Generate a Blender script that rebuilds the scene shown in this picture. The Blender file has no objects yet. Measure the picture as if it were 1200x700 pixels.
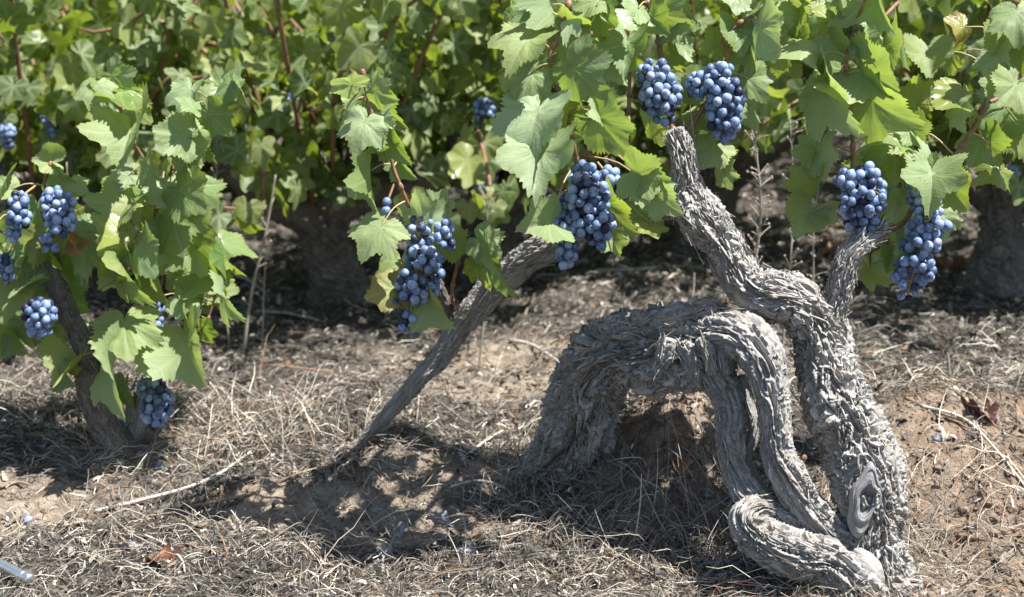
import bpy, math, random
import numpy as np
from mathutils import Vector, Matrix

# ------------------------------------------------------------------ camera, world, sun, exposure
S = bpy.context.scene
COL = S.collection
CAM_H, PITCH, FPX = 0.84, math.radians(14.0), 1667.0
cam_d = bpy.data.cameras.new('camera'); cam = bpy.data.objects.new('camera', cam_d); COL.objects.link(cam)
cam.location = (0, 0, CAM_H); cam.rotation_euler = (math.radians(90) - PITCH, 0, 0)
cam_d.sensor_width = 36.0; cam_d.lens = 50.0; cam_d.clip_start = 0.05; cam_d.clip_end = 3000
cam_d.dof.use_dof = True; cam_d.dof.focus_distance = 1.92; cam_d.dof.aperture_fstop = 4.5
S.camera = cam
SUN_EL = math.radians(65); SUN_V = Vector((math.cos(SUN_EL) * math.cos(math.radians(20)), -math.cos(SUN_EL) * math.sin(math.radians(20)), math.sin(SUN_EL)))
w = bpy.data.worlds.new("World"); S.world = w; w.use_nodes = True
nt = w.node_tree; bg = nt.nodes['Background']
sky = nt.nodes.new('ShaderNodeTexSky'); sky.sky_type = 'NISHITA'; sky.sun_disc = False
sky.sun_elevation = SUN_EL; sky.sun_rotation = math.atan2(SUN_V.x, SUN_V.y)
nt.links.new(sky.outputs[0], bg.inputs[0]); bg.inputs[1].default_value = 0.07
sl = bpy.data.lights.new('sun', 'SUN'); sl.energy = 5.0; sl.angle = math.radians(0.5); sl.color = (1.0, 0.965, 0.915)
sun = bpy.data.objects.new('sun', sl); COL.objects.link(sun)
sun.rotation_euler = SUN_V.to_track_quat('Z', 'Y').to_euler()
S.view_settings.view_transform = 'Standard'; S.view_settings.look = 'None'
S.view_settings.exposure = 1.25; S.view_settings.gamma = 1.0; S.view_settings.use_curve_mapping = False
S.cycles.transparent_max_bounces = 8; S.cycles.max_bounces = 6; S.cycles.diffuse_bounces = 3
S.cycles.transmission_bounces = 4

rng = np.random.default_rng(7)
random.seed(7)
FWD = Vector((0, math.cos(PITCH), -math.sin(PITCH))); RGT = Vector((1, 0, 0)); UPV = Vector((0, math.sin(PITCH), math.cos(PITCH)))

def at(px, py, Y):
    """a point of the photograph, seen at distance Y in front of the camera's foot"""
    d = FWD + RGT * ((px - 600) / FPX) + UPV * ((350 - py) / FPX)
    t = Y / d.y
    return Vector((0, 0, CAM_H)) + d * t
def mpp(px, py, Y):
    d = FWD + RGT * ((px - 600) / FPX) + UPV * ((350 - py) / FPX)
    return Y / d.y / FPX

# ------------------------------------------------------------------ noise
def _h(ix, iy, iz, seed):
    n = (ix.astype(np.int64) * 374761393 + iy.astype(np.int64) * 668265263 + iz.astype(np.int64) * 2147483647 + seed * 974634777) & 0xFFFFFFFF
    n = ((n ^ (n >> 13)) * 1274126177) & 0xFFFFFFFF
    n = ((n ^ (n >> 16)) * 2246822519) & 0xFFFFFFFF
    return ((n ^ (n >> 15)) & 0xFFFF) / 32767.5 - 1.0
def noise(x, y, z, seed=0):
    x, y, z = np.broadcast_arrays(np.asarray(x, float), np.asarray(y, float), np.asarray(z, float))
    x0, y0, z0 = np.floor(x), np.floor(y), np.floor(z)
    fx, fy, fz = x - x0, y - y0, z - z0
    u, v, ww = [f * f * f * (f * (f * 6 - 15) + 10) for f in (fx, fy, fz)]
    r = 0
    for dx in (0, 1):
        for dy in (0, 1):
            for dz in (0, 1):
                r = r + _h(x0 + dx, y0 + dy, z0 + dz, seed) * (u if dx else 1 - u) * (v if dy else 1 - v) * (ww if dz else 1 - ww)
    return r
def fbm(x, y, z, o=4, seed=0):
    r, a = 0, 0.5
    for k in range(o):
        r = r + a * noise(x * 2 ** k, y * 2 ** k, z * 2 ** k, seed + k); a *= 0.5
    return r
def sstep(a, b, x):
    t = np.clip((x - a) / (b - a), 0, 1); return t * t * (3 - 2 * t)

# ------------------------------------------------------------------ mesh + object helpers
def mesh_np(name, V, Q=None, T=None, attrs=None, smooth=True, uv=None):
    m = bpy.data.meshes.new(name)
    V = np.asarray(V, np.float32)
    nq = 0 if Q is None else len(Q); ntr = 0 if T is None else len(T)
    m.vertices.add(len(V)); m.vertices.foreach_set('co', V.ravel())
    li = []
    if nq: li.append(np.asarray(Q, np.int32).ravel())
    if ntr: li.append(np.asarray(T, np.int32).ravel())
    li = np.concatenate(li)
    m.loops.add(len(li)); m.loops.foreach_set('vertex_index', li)
    m.polygons.add(nq + ntr)
    st = np.concatenate([np.arange(nq) * 4, nq * 4 + np.arange(ntr) * 3]).astype(np.int32)
    m.polygons.foreach_set('loop_start', st)
    m.polygons.foreach_set('use_smooth', np.full(nq + ntr, smooth))
    m.update(calc_edges=True)
    if attrs:
        for k, a in attrs.items():
            a = np.asarray(a, np.float32)
            if a.ndim == 1:
                at_ = m.attributes.new(k, 'FLOAT', 'POINT'); at_.data.foreach_set('value', a)
            else:
                at_ = m.attributes.new(k, 'FLOAT_VECTOR', 'POINT'); at_.data.foreach_set('vector', a.ravel())
    return m
def link(name, data, mat=None, parent=None):
    o = bpy.data.objects.new(name, data); COL.objects.link(o)
    if mat is not None and data is not None and not data.materials: data.materials.append(mat)
    if parent is not None: o.parent = parent
    return o
def tag(o, label=None, cat=None, group=None, kind=None):
    if label: o['label'] = label
    if cat: o['category'] = cat
    if group: o['group'] = group
    if kind: o['kind'] = kind
    return o
def empty(name, loc, label, cat, group=None):
    o = bpy.data.objects.new(name, None); COL.objects.link(o); o.location = loc; o.empty_display_size = 0.05
    return tag(o, label, cat, group)
def dup(o, loc, rz, sc, label, group):
    r = o.copy(); COL.objects.link(r); r.location = loc; r.rotation_euler = (0, 0, rz); r.scale = (sc,) * 3
    r['label'] = label; r['group'] = group
    for ch in list(o.children):
        c = ch.copy(); COL.objects.link(c); c.parent = r
    return r

class Buf:
    def __init__(s): s.V = []; s.Q = []; s.T = []; s.A = {}; s.n = 0
    def add(s, V, Q=None, T=None, **A):
        V = np.asarray(V, float)
        s.V.append(V)
        if Q is not None and len(Q): s.Q.append(np.asarray(Q) + s.n)
        if T is not None and len(T): s.T.append(np.asarray(T) + s.n)
        for k, a in A.items(): s.A.setdefault(k, []).append(np.asarray(a, float))
        s.n += len(V)
    def mesh(s, name, smooth=True):
        return mesh_np(name, np.concatenate(s.V), np.concatenate(s.Q) if s.Q else None, np.concatenate(s.T) if s.T else None,
                       {k: np.concatenate(a) for k, a in s.A.items()}, smooth)

def spline(P, R, n):
    """Catmull-Rom through points P (k,3), radii R; n samples evenly by length"""
    P = np.asarray([tuple(p) for p in P], float); R = np.asarray(R, float)
    A = np.concatenate([P, R[:, None]], 1)
    A = np.concatenate([2 * A[:1] - A[1:2], A, 2 * A[-1:] - A[-2:-1]])
    out = []
    for i in range(1, len(A) - 2):
        t = np.linspace(0, 1, 40, endpoint=False)[:, None]
        a, b, c, d = A[i - 1], A[i], A[i + 1], A[i + 2]
        out.append(0.5 * (2 * b + (c - a) * t + (2 * a - 5 * b + 4 * c - d) * t ** 2 + (3 * b - a - 3 * c + d) * t ** 3))
    out.append(A[-2][None]); C = np.concatenate(out)
    s = np.concatenate([[0], np.cumsum(np.linalg.norm(np.diff(C[:, :3], axis=0), axis=1))])
    q = np.linspace(0, s[-1], n)
    return np.stack([np.interp(q, s, C[:, k]) for k in range(4)], 1), q

def frames(C):
    T = np.gradient(C, axis=0); T /= np.linalg.norm(T, axis=1)[:, None] + 1e-12
    N = np.zeros_like(C); u = np.array([0.0, -1.0, 0.2]); u -= T[0] * (u @ T[0])
    if np.linalg.norm(u) < 0.1: u = np.array([1.0, 0, 0]) - T[0] * T[0][0]
    u /= np.linalg.norm(u)
    for i in range(len(C)):
        u = u - T[i] * (u @ T[i]); u /= np.linalg.norm(u); N[i] = u
    return T, N, np.cross(T, N)

def tube(buf, P, R, n=12, k=8, **attr):
    C4, q = spline(P, R, n); C = C4[:, :3]; T, N, B = frames(C)
    th = np.linspace(0, 2 * np.pi, k, endpoint=False)
    V = C[:, None] + C4[:, 3][:, None, None] * (np.cos(th)[None, :, None] * N[:, None] + np.sin(th)[None, :, None] * B[:, None])
    V = V.reshape(-1, 3)
    i = np.arange(n - 1)[:, None] * k; j = np.arange(k)[None]; j2 = (j + 1) % k
    Q = np.stack([i + j, i + j2, i + k + j2, i + k + j], -1).reshape(-1, 4)
    V = np.concatenate([V, C[:1], C[-1:]]); a, b = n * k, n * k + 1
    jj = np.arange(k)
    T3 = np.concatenate([np.stack([np.full(k, a), (jj + 1) % k, jj], 1), np.stack([np.full(k, b), (n - 1) * k + jj, (n - 1) * k + (jj + 1) % k], 1)])
    buf.add(V, Q, T3, **{kk: np.full(len(V), vv) for kk, vv in attr.items()})

def gnarl(buf, pts, n, k, seed, twist=1.0, rough=1.0, lump=0.22, flakes=0, px=True, freq=1.0, plate=0.0, grain=1.0, strips=0):
    """a gnarled wooden limb: a tube with lumps, twisted fibres, cracks and peeling bark strips"""
    if px:
        P = [at(a, b, c) for a, b, c, r in pts]; R = [r * mpp(a, b, c) for a, b, c, r in pts]
    else:
        P = [Vector(p[:3]) for p in pts]; R = [p[3] for p in pts]
    C4, q = spline(P, R, n); C = C4[:, :3]; r = C4[:, 3]
    T, N, B = frames(C)
    th = np.linspace(0, 2 * np.pi, k, endpoint=False)
    s = q[:, None] + 0 * th[None]; tt = th[None] + 0 * q[:, None]
    rr = r[:, None]
    cx, sx = np.cos(tt), np.sin(tt)
    # lumps (cm scale)
    L = lump * fbm(cx * 1.3 + seed * 7.1, sx * 1.3, s * 14, 3, seed)
    tw = tt + twist * s * 9 + 0.7 * noise(cx + seed, sx, s * 10, seed + 50)
    f1 = fbm(np.cos(tw) * 3.6 * freq, np.sin(tw) * 3.6 * freq, s * 11 * freq + seed * 3, 2, seed + 11)
    rid1 = (1 - np.abs(f1) * 2.6)
    w2 = tw + 0.25 * noise(cx * 4, sx * 4, s * 40, seed + 5)
    f2 = noise(np.cos(w2) * 9 * freq, np.sin(w2) * 9 * freq, s * 24 * freq / grain, seed + 21)
    f3 = noise(np.cos(w2) * 20 * freq, np.sin(w2) * 20 * freq, s * 50 * freq / grain, seed + 31)
    f4 = noise(cx * rr * 420, sx * rr * 420, s * 260, seed + 41)
    crack = np.clip(np.abs(f2) * 3.2, 0, 1)
    if plate:                                           # short papery plates instead of long fibres
        f5 = noise(np.cos(w2) * 7, np.sin(w2) * 7, s * 60, seed + 61); f6 = noise(np.cos(w2) * 13, np.sin(w2) * 13, s * 95, seed + 71)
        crack = np.minimum(crack, np.clip(np.abs(f5) * 3.0, 0, 1)); f3 = f3 * .5 + plate * np.sign(f6) * np.abs(f6) ** .5 * .8
    d = rr * L + rough * (0.0045 * (rid1 - 0.4) + 0.0062 * (crack - 0.75) + 0.0030 * f3 + 0.0014 * f4) * np.clip(rr / 0.035, 0.25, 1.3)
    rad = np.maximum(rr + d, rr * 0.35)
    ends = np.minimum(1, np.minimum(np.arange(n), np.arange(n)[::-1]) / 4.0)[:, None]
    rad = rad * (0.25 + 0.75 * np.sqrt(np.clip(ends, 0, 1)))
    dirv = cx[..., None] * N[:, None] + sx[..., None] * B[:, None]
    V = (C[:, None] + rad[..., None] * dirv)
    i = np.arange(n - 1)[:, None] * k; j = np.arange(k)[None]; j2 = (j + 1) % k
    Q = np.stack([i + j, i + j2, i + k + j2, i + k + j], -1).reshape(-1, 4)
    fib = np.stack([np.cos(w2) * 3, np.sin(w2) * 3, s * 9 + seed], -1).reshape(-1, 3)
    VV = np.concatenate([V.reshape(-1, 3), C[:1], C[-1:]]); jj = np.arange(k); a, b = n * k, n * k + 1
    T3 = np.concatenate([np.stack([np.full(k, a), (jj + 1) % k, jj], 1), np.stack([np.full(k, b), (n - 1) * k + jj, (n - 1) * k + (jj + 1) % k], 1)])
    fib = np.concatenate([fib, fib[:1], fib[-1:]])
    buf.add(VV, Q, T3, fibre=fib)
    # peeling strips of bark
    g = np.random.default_rng(seed + 900)
    for q_ in range(flakes + strips):
        ii = g.integers(6, n - 7); a0 = g.uniform(0, 2 * np.pi)
        ln = g.uniform(0.005, 0.020) * (1.3 if plate == 0 else 1); wd = g.uniform(0.0018, 0.0055); m = 5
        if q_ >= flakes: ln = g.uniform(0.025, 0.07); wd = g.uniform(0.0015, 0.004); m = 9
        jw = int(a0 / (2 * np.pi) * k) % k
        base = V[ii, jw]; dv = dirv[ii, jw]; tv = T[ii] * g.choice([-1, 1]); sv = np.cross(tv, dv)
        tv = tv + sv * g.normal(0, 0.35); tv /= np.linalg.norm(tv)
        lift = g.uniform(0.1, 0.55) if q_ < flakes else g.uniform(0.02, 0.3); u = np.linspace(0, 1, m)
        cl = base + np.outer(u * ln, tv) + np.outer(0.0008 + lift * ln * u ** 1.6 * 0.7, dv)
        wv = wd * np.sin(np.pi * np.clip(0.15 + 0.8 * u, 0, 1))
        e1 = cl + sv * wv[:, None] * 0.5; e2 = cl - sv * wv[:, None] * 0.5; e3 = cl - dv * 0.0007
        vv = np.concatenate([e1, e2, e3]); x = np.arange(m - 1)
        q1 = np.stack([x, x + 1, m + x + 1, m + x], 1); q2 = np.stack([m + x, m + x + 1, 2 * m + x + 1, 2 * m + x], 1); q3 = np.stack([2 * m + x, 2 * m + x + 1, x + 1, x], 1)
        buf.add(vv, np.concatenate([q1, q2, q3]), fibre=np.tile(g.uniform(-30, 30, 3), (3 * m, 1)) + np.outer(np.tile(u, 3), [0, 0, 0.2]))

# ------------------------------------------------------------------ materials
def new_mat(name):
    m = bpy.data.materials.new(name); m.use_nodes = True
    t = m.node_tree; b = t.nodes['Principled BSDF']; return m, t, b
class NT:
    def __init__(s, t): s.t = t
    def __call__(s, typ, ins=None, **props):
        n = s.t.nodes.new(typ)
        for k, v in props.items(): setattr(n, k, v)
        if ins:
            for k, v in ins.items():
                sock = n.inputs[k]
                if isinstance(v, bpy.types.NodeSocket): s.t.links.new(v, sock)
                else: sock.default_value = v
        return n
    def math(s, op, a, b=None, c=None, clamp=False):
        ins = {0: a}
        if b is not None: ins[1] = b
        if c is not None: ins[2] = c
        return s('ShaderNodeMath', ins, operation=op, use_clamp=clamp).outputs[0]
    def mix(s, f, a, b, blend='MIX'):
        n = s('ShaderNodeMix', data_type='RGBA', blend_type=blend)
        for i, v in ((0, f), (6, a), (7, b)):
            if isinstance(v, bpy.types.NodeSocket): s.t.links.new(v, n.inputs[i])
            else: n.inputs[i].default_value = v if i == 0 or len(v) == 4 else (*v, 1)
        return n.outputs[2]
    def ramp(s, f, stops):
        n = s('ShaderNodeValToRGB', {0: f}); e = n.color_ramp.elements
        while len(e) < len(stops): e.new(0.5)
        for x, (p, c) in zip(e, stops): x.position = p; x.color = c if len(c) == 4 else (*c, 1)
        return n.outputs[0]
    def attr(s, name, typ='GEOMETRY'):
        return s('ShaderNodeAttribute', attribute_name=name, attribute_type=typ)

def leaf_material(name, per_object):
    m, t, b = new_mat(name); N = NT(t)
    if per_object:
        tint = N('ShaderNodeObjectInfo').outputs['Color']; rnd = N('ShaderNodeObjectInfo').outputs['Random']
    else:
        tint = N.attr('tint').outputs['Vector']; rnd = N.attr('rnd').outputs['Fac']
    sep = N('ShaderNodeSeparateXYZ', {0: tint}); ye, pa, dry = sep.outputs
    va = N.attr('va').outputs['Fac']; mv = N.attr('vein').outputs['Fac']; rad = N.attr('rad').outputs['Fac']
    fr = N.math('FRACT', N.math('MULTIPLY', va, 6.5))
    tri = N.math('ABSOLUTE', N.math('SUBTRACT', fr, 0.5))
    sec = N.math('MULTIPLY', N.math('SUBTRACT', 1.0, N.math('MULTIPLY', tri, 11.0), clamp=True), 0.55)
    vein = N.math('MAXIMUM', mv, sec)
    tc = N('ShaderNodeTexCoord').outputs['Object']
    kk = 0.075 if per_object else 1.0
    if per_object: tc = N('ShaderNodeVectorMath', {0: tc, 1: N('ShaderNodeCombineXYZ', {0: N.math('MULTIPLY', rnd, 91.0), 1: rnd, 2: N.math('MULTIPLY', rnd, 17.0)}).outputs[0]}, operation='ADD').outputs[0]
    n1 = N('ShaderNodeTexNoise', {'Vector': tc, 'Scale': 22.0 * kk, 'Detail': 3.0}).outputs[0]
    n2 = N('ShaderNodeTexNoise', {'Vector': tc, 'Scale': 160.0 * kk, 'Detail': 2.0}).outputs[0]
    green = N.mix(rnd, (0.070, 0.175, 0.055), (0.150, 0.275, 0.075)) if per_object else N.mix(rnd, (0.011, 0.043, 0.007), (0.038, 0.105, 0.010))  # rows behind get darker greens: their shade is put into the colour
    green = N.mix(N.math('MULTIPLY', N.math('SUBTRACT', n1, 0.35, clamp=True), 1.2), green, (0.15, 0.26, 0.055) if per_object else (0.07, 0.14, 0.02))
    edge = N.math('MULTIPLY', N.math('POWER', rad, 5.0), N.math('ADD', 0.25, N.math('MULTIPLY', ye, 0.8)), clamp=True)
    yel = N.mix(n1, (0.24, 0.30, 0.04), (0.36, 0.37, 0.06))
    col = N.mix(N.math('MULTIPLY', ye, 0.85), green, yel)
    col = N.mix(edge, col, (0.26, 0.30, 0.05))
    col = N.mix(N.math('MULTIPLY', pa, 0.65), col, (0.46, 0.58, 0.36))  # pale undersides, plus bright sunlit gloss put into the colour
    drycol = N.mix(n1, (0.28, 0.07, 0.03), (0.50, 0.22, 0.05))
    drym = N.math('MULTIPLY', dry, N.math('ADD', 0.35, N.math('MULTIPLY', N.math('POWER', rad, 2.0), 0.9)), clamp=True)
    col = N.mix(drym, col, drycol)
    spots = N.math('GREATER_THAN', n2, 0.70)
    col = N.mix(N.math('MULTIPLY', spots, 0.6), col, (0.20, 0.13, 0.05))
    n4 = N('ShaderNodeTexNoise', {'Vector': tc, 'Scale': 35.0 if not per_object else 2.6, 'Detail': 3.0}).outputs[0]
    brn = N.math('MULTIPLY', N.math('SUBTRACT', N.math('ADD', N.math('MULTIPLY', N.math('POWER', rad, 4.0), 0.22), n4), 0.76), 9.0, clamp=True)
    col = N.mix(N.math('MULTIPLY', brn, 0.8), col, (0.26, 0.14, 0.05))
    top = N.mix(N.math('MULTIPLY', vein, 0.6), col, (0.42, 0.47, 0.22))
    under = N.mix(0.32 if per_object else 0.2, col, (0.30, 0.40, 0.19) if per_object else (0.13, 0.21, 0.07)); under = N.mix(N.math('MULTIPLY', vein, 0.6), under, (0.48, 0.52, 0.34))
    back = N('ShaderNodeNewGeometry').outputs['Backfacing']
    colf = N.mix(back, top, under)
    bump = N('ShaderNodeBump', {'Height': N.math('ADD', N.math('MULTIPLY', vein, -0.8), N.math('MULTIPLY', n2, 0.5)), 'Strength': 0.35, 'Distance': 0.002})
    t.links.new(colf, b.inputs['Base Color']); t.links.new(bump.outputs[0], b.inputs['Normal'])
    t.links.new(N.math('ADD', 0.30, N.math('MULTIPLY', back, 0.3)), b.inputs['Roughness'])
    b.inputs['Specular IOR Level'].default_value = 0.7 if per_object else 0.4
    tcol = N.mix(0.55, col, (0.38, 0.50, 0.015)); tcol = N.mix(N.math('MULTIPLY', vein, 0.35), tcol, (0.14, 0.20, 0.03))
    tcol = N.mix(drym, tcol, (0.55, 0.16, 0.03))
    tr = N('ShaderNodeBsdfTranslucent', {'Color': tcol})
    mx = N('ShaderNodeMixShader', {0: 0.46, 1: b.outputs[0], 2: tr.outputs[0]})
    t.links.new(mx.outputs[0], t.nodes['Material Output'].inputs[0])
    return m
M_LEAF = leaf_material('vine_leaf', True); M_FOL_SHADE = leaf_material('vine_foliage_shaded', False)

def bark_material(name, dark, mid, light, warm, bump=0.6):
    m, t, b = new_mat(name); N = NT(t)
    f = N.attr('fibre').outputs['Vector']
    mp = N('ShaderNodeMapping', {'Vector': f, 'Scale': (9, 9, 1.2)}).outputs[0]
    n1 = N('ShaderNodeTexNoise', {'Vector': mp, 'Scale': 1.6, 'Detail': 6.0, 'Roughness': 0.65, 'Distortion': 0.6}).outputs[0]
    tc = N('ShaderNodeTexCoord').outputs['Object']
    n2 = N('ShaderNodeTexNoise', {'Vector': tc, 'Scale': 26.0, 'Detail': 4.0}).outputs[0]
    n3 = N('ShaderNodeTexNoise', {'Vector': tc, 'Scale': 190.0, 'Detail': 3.0}).outputs[0]
    c = N.ramp(n1, [(0.36, dark), (0.46, mid), (0.60, light), (0.8, mid)])
    c = N.mix(N.math('MULTIPLY', N.math('SUBTRACT', n2, 0.48, clamp=True), 3.0, clamp=True), c, warm)
    c = N.mix(N.math('MULTIPLY', n3, 0.5), c, mid)
    t.links.new(c, b.inputs['Base Color']); b.inputs['Roughness'].default_value = 0.85; b.inputs['Specular IOR Level'].default_value = 0.25
    h = N.math('ADD', n1, N.math('MULTIPLY', n3, 0.5))
    bp = N('ShaderNodeBump', {'Height': h, 'Strength': bump, 'Distance': 0.004}); t.links.new(bp.outputs[0], b.inputs['Normal'])
    return m
M_BARK = bark_material('weathered_bark', (0.07, 0.062, 0.055), (0.28, 0.265, 0.245), (0.60, 0.585, 0.56), (0.29, 0.25, 0.205))
M_BARKD = bark_material('dark_bark', (0.035, 0.031, 0.028), (0.14, 0.125, 0.11), (0.29, 0.265, 0.24), (0.13, 0.11, 0.09))
M_WOOD = bark_material('bleached_wood', (0.08, 0.078, 0.075), (0.32, 0.32, 0.32), (0.54, 0.545, 0.55), (0.22, 0.20, 0.18), 0.8)

def simple(name, c1, c2, scale=60.0, rough=0.6, bump=0.2, spec=0.4, metal=0.0):
    m, t, b = new_mat(name); N = NT(t)
    n1 = N('ShaderNodeTexNoise', {'Vector': N('ShaderNodeTexCoord').outputs['Object'], 'Scale': scale, 'Detail': 4.0}).outputs[0]
    t.links.new(N.ramp(n1, [(0.3, c1), (0.7, c2)]), b.inputs['Base Color'])
    b.inputs['Roughness'].default_value = rough; b.inputs['Specular IOR Level'].default_value = spec; b.inputs['Metallic'].default_value = metal
    bp = N('ShaderNodeBump', {'Height': n1, 'Strength': bump, 'Distance': 0.002}); t.links.new(bp.outputs[0], b.inputs['Normal'])
    return m
M_CANE = simple('cane', (0.15, 0.075, 0.045), (0.30, 0.17, 0.10), 90, 0.5)
M_PET = simple('petiole', (0.32, 0.30, 0.12), (0.45, 0.30, 0.18), 50, 0.5)
M_RACH = simple('rachis', (0.30, 0.22, 0.08), (0.42, 0.24, 0.12), 80, 0.6)
M_TWIG = simple('bleached_twig', (0.38, 0.35, 0.30), (0.62, 0.58, 0.50), 40, 0.8)
M_TWIGB = simple('brown_twig', (0.17, 0.12, 0.08), (0.33, 0.24, 0.16), 40, 0.8)
M_METAL = simple('brushed_metal', (0.78, 0.80, 0.82), (0.86, 0.88, 0.9), 150, 0.42, 0.03, 0.5, 1.0)
M_CLOD = simple('grey_clod', (0.13, 0.135, 0.15), (0.26, 0.27, 0.29), 60, 0.85, 0.8)

def berry_material(name, rnd_attr):
    m, t, b = new_mat(name); N = NT(t)
    oi = N('ShaderNodeObjectInfo')
    rnd = N.attr('rnd').outputs['Fac'] if rnd_attr else oi.outputs['Random']
    tc = N('ShaderNodeTexCoord').outputs['Object']
    off = N('ShaderNodeVectorMath', {0: tc, 1: N('ShaderNodeCombineXYZ', {0: N.math('MULTIPLY', rnd, 37.0), 1: rnd, 2: rnd}).outputs[0]}, operation='ADD').outputs[0]
    n1 = N('ShaderNodeTexNoise', {'Vector': off, 'Scale': 150.0, 'Detail': 4.0, 'Roughness': 0.6}).outputs[0]
    bloom = N.ramp(rnd, [(0.0, (0.012, 0.014, 0.035)), (0.05, (0.02, 0.024, 0.06)), (0.12, (0.12, 0.185, 0.33)), (0.7, (0.23, 0.325, 0.51)), (1.0, (0.29, 0.36, 0.52))])
    skin = N.mix(rnd, (0.012, 0.014, 0.040), (0.035, 0.022, 0.075))
    f = N.ramp(N.math('ADD', n1, N.math('MULTIPLY', rnd, 0.12)), [(0.34, (0, 0, 0)), (0.60, (1, 1, 1))])
    c = N.mix(f, skin, bloom)
    t.links.new(c, b.inputs['Base Color'])
    t.links.new(N.math('ADD', 0.35, N.math('MULTIPLY', f, 0.25)), b.inputs['Roughness'])
    b.inputs['Specular IOR Level'].default_value = 0.4
    return m
M_BERRY = berry_material('grape_skin', False); M_BERRYB = berry_material('grape_skin_far', True)

def ground_material():
    m, t, b = new_mat('sandy_soil'); N = NT(t)
    tc = N('ShaderNodeTexCoord').outputs['Object']
    n1 = N('ShaderNodeTexNoise', {'Vector': tc, 'Scale': 2.3, 'Detail': 5.0}).outputs[0]
    n2 = N('ShaderNodeTexNoise', {'Vector': tc, 'Scale': 45.0, 'Detail': 6.0, 'Roughness': 0.7}).outputs[0]
    n3 = N('ShaderNodeTexNoise', {'Vector': tc, 'Scale': 260.0, 'Detail': 4.0, 'Roughness': 0.7}).outputs[0]
    soil = N.ramp(n2, [(0.3, (0.15, 0.115, 0.085)), (0.5, (0.29, 0.235, 0.18)), (0.7, (0.43, 0.365, 0.295))])
    mulch = N.ramp(n2, [(0.3, (0.035, 0.031, 0.027)), (0.55, (0.11, 0.096, 0.082)), (0.75, (0.25, 0.22, 0.19))])
    red = N.attr('red').outputs['Fac']; bare = N.attr('bare').outputs['Fac']
    soil = N.mix(N.math('MULTIPLY', red, 0.8), soil, N.ramp(n2, [(0.3, (0.14, 0.098, 0.068)), (0.7, (0.34, 0.245, 0.175))]))
    c = N.mix(bare, mulch, soil)
    c = N.mix(N.math('MULTIPLY', N.math('GREATER_THAN', n3, 0.63), 0.45), c, (0.09, 0.07, 0.055))
    t.links.new(c, b.inputs['Base Color']); b.inputs['Roughness'].default_value = 0.95; b.inputs['Specular IOR Level'].default_value = 0.15
    h = N.math('ADD', N.math('MULTIPLY', n2, 1.0), N.math('MULTIPLY', n3, 0.5))
    bp = N('ShaderNodeBump', {'Height': h, 'Strength': 0.9, 'Distance': 0.012}); t.links.new(bp.outputs[0], b.inputs['Normal'])
    return m
def straw_material():
    m, t, b = new_mat('dry_straw'); N = NT(t)
    r = N.attr('rnd').outputs['Fac']
    c = N.ramp(r, [(0.0, (0.03, 0.028, 0.026)), (0.25, (0.09, 0.08, 0.068)), (0.5, (0.21, 0.186, 0.153)), (0.75, (0.37, 0.328, 0.265)), (0.94, (0.66, 0.61, 0.52)), (1.0, (0.24, 0.14, 0.08))])
    t.links.new(c, b.inputs['Base Color']); b.inputs['Roughness'].default_value = 0.7; b.inputs['Specular IOR Level'].default_value = 0.3
    return m
M_GROUND = ground_material(); M_STRAW = straw_material()

# ------------------------------------------------------------------ ground
def gz(x, y, fine=True):
    x = np.asarray(x, float); y = np.asarray(y, float)
    yr = 2.16 + 0.10 * noise(x * 1.7 + 3, 0, 0, 3) - 0.16 * sstep(0.30, 0.9, x)      # foot of the low bank
    amp = 0.045 + 0.075 * sstep(-0.1, 0.35, x)
    z = amp * sstep(-0.24, 0.14, y - yr)
    z = z + 0.035 * fbm(x * 2.1, y * 2.1, 0, 3, 9)
    z = z + 0.075 * np.exp(-(((x - 0.25) / 0.10) ** 2 + ((y - 2.06) / 0.13) ** 2))     # crumbly mound under the arch
    z = z - 0.04 * np.exp(-(((x + 0.69) / 0.055) ** 2 + ((y - 2.26) / 0.05) ** 2))     # burrow by the left vine
    far = sstep(14, 60, np.hypot(x, y))
    if fine:
        near = 1 - sstep(4.5, 8, y)
        z = z + near * (0.020 * fbm(x * 13, y * 13, 0, 3, 15) + 0.011 * fbm(x * 45, y * 45, 0, 2, 19))
    hill = 14.0 * sstep(60, 380, y)
    return z * (1 - far) + hill
BARE = [(-0.79, 2.02, 0.22, 0.10), (-0.62, 2.2, 0.12, 0.08), (-0.03, 2.68, 0.28, 0.12), (0.0, 2.45, 0.22, 0.10), (0.25, 2.03, 0.13, 0.17), (-0.33, 2.02, 0.14, 0.06),
        (0.66, 1.95, 0.16, 0.22), (0.80, 2.15, 0.2, 0.16), (-0.08, 2.1, 0.16, 0.06), (-0.15, 1.95, 0.2, 0.05), (0.62, 1.75, 0.14, 0.12)]
def bare_mask(x, y):
    m = 0 * x
    for bx, by, sx, sy in BARE:
        m = np.maximum(m, np.exp(-(((x - bx) / sx) ** 2 + ((y - by) / sy) ** 2)))
    m = m * 1.05 + 0.5 * fbm(x * 6, y * 6, 0, 3, 77) + 0.08
    return sstep(0.25, 0.75, m)
def axis(lo, hi, step, far, g):
    a = list(np.arange(lo, hi + 1e-6, step)); d = step; v = hi
    while v < far: d *= g; v += d; a.append(v)
    d = step; v = lo
    while v > -far: d *= g; v -= d; a.insert(0, v)
    return np.array(a)
gx = axis(-1.6, 1.6, 0.009, 700, 1.09); gy = axis(1.15, 3.9, 0.009, 700, 1.09)
X, Y = np.meshgrid(gx, gy); Z = gz(X, Y)
ny, nx = X.shape; i = np.arange(ny - 1)[:, None] * nx; j = np.arange(nx - 1)[None]
Q = np.stack([i + j, i + j + 1, i + nx + j + 1, i + nx + j], -1).reshape(-1, 4)
bm_ = bare_mask(X.ravel(), Y.ravel())
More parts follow.
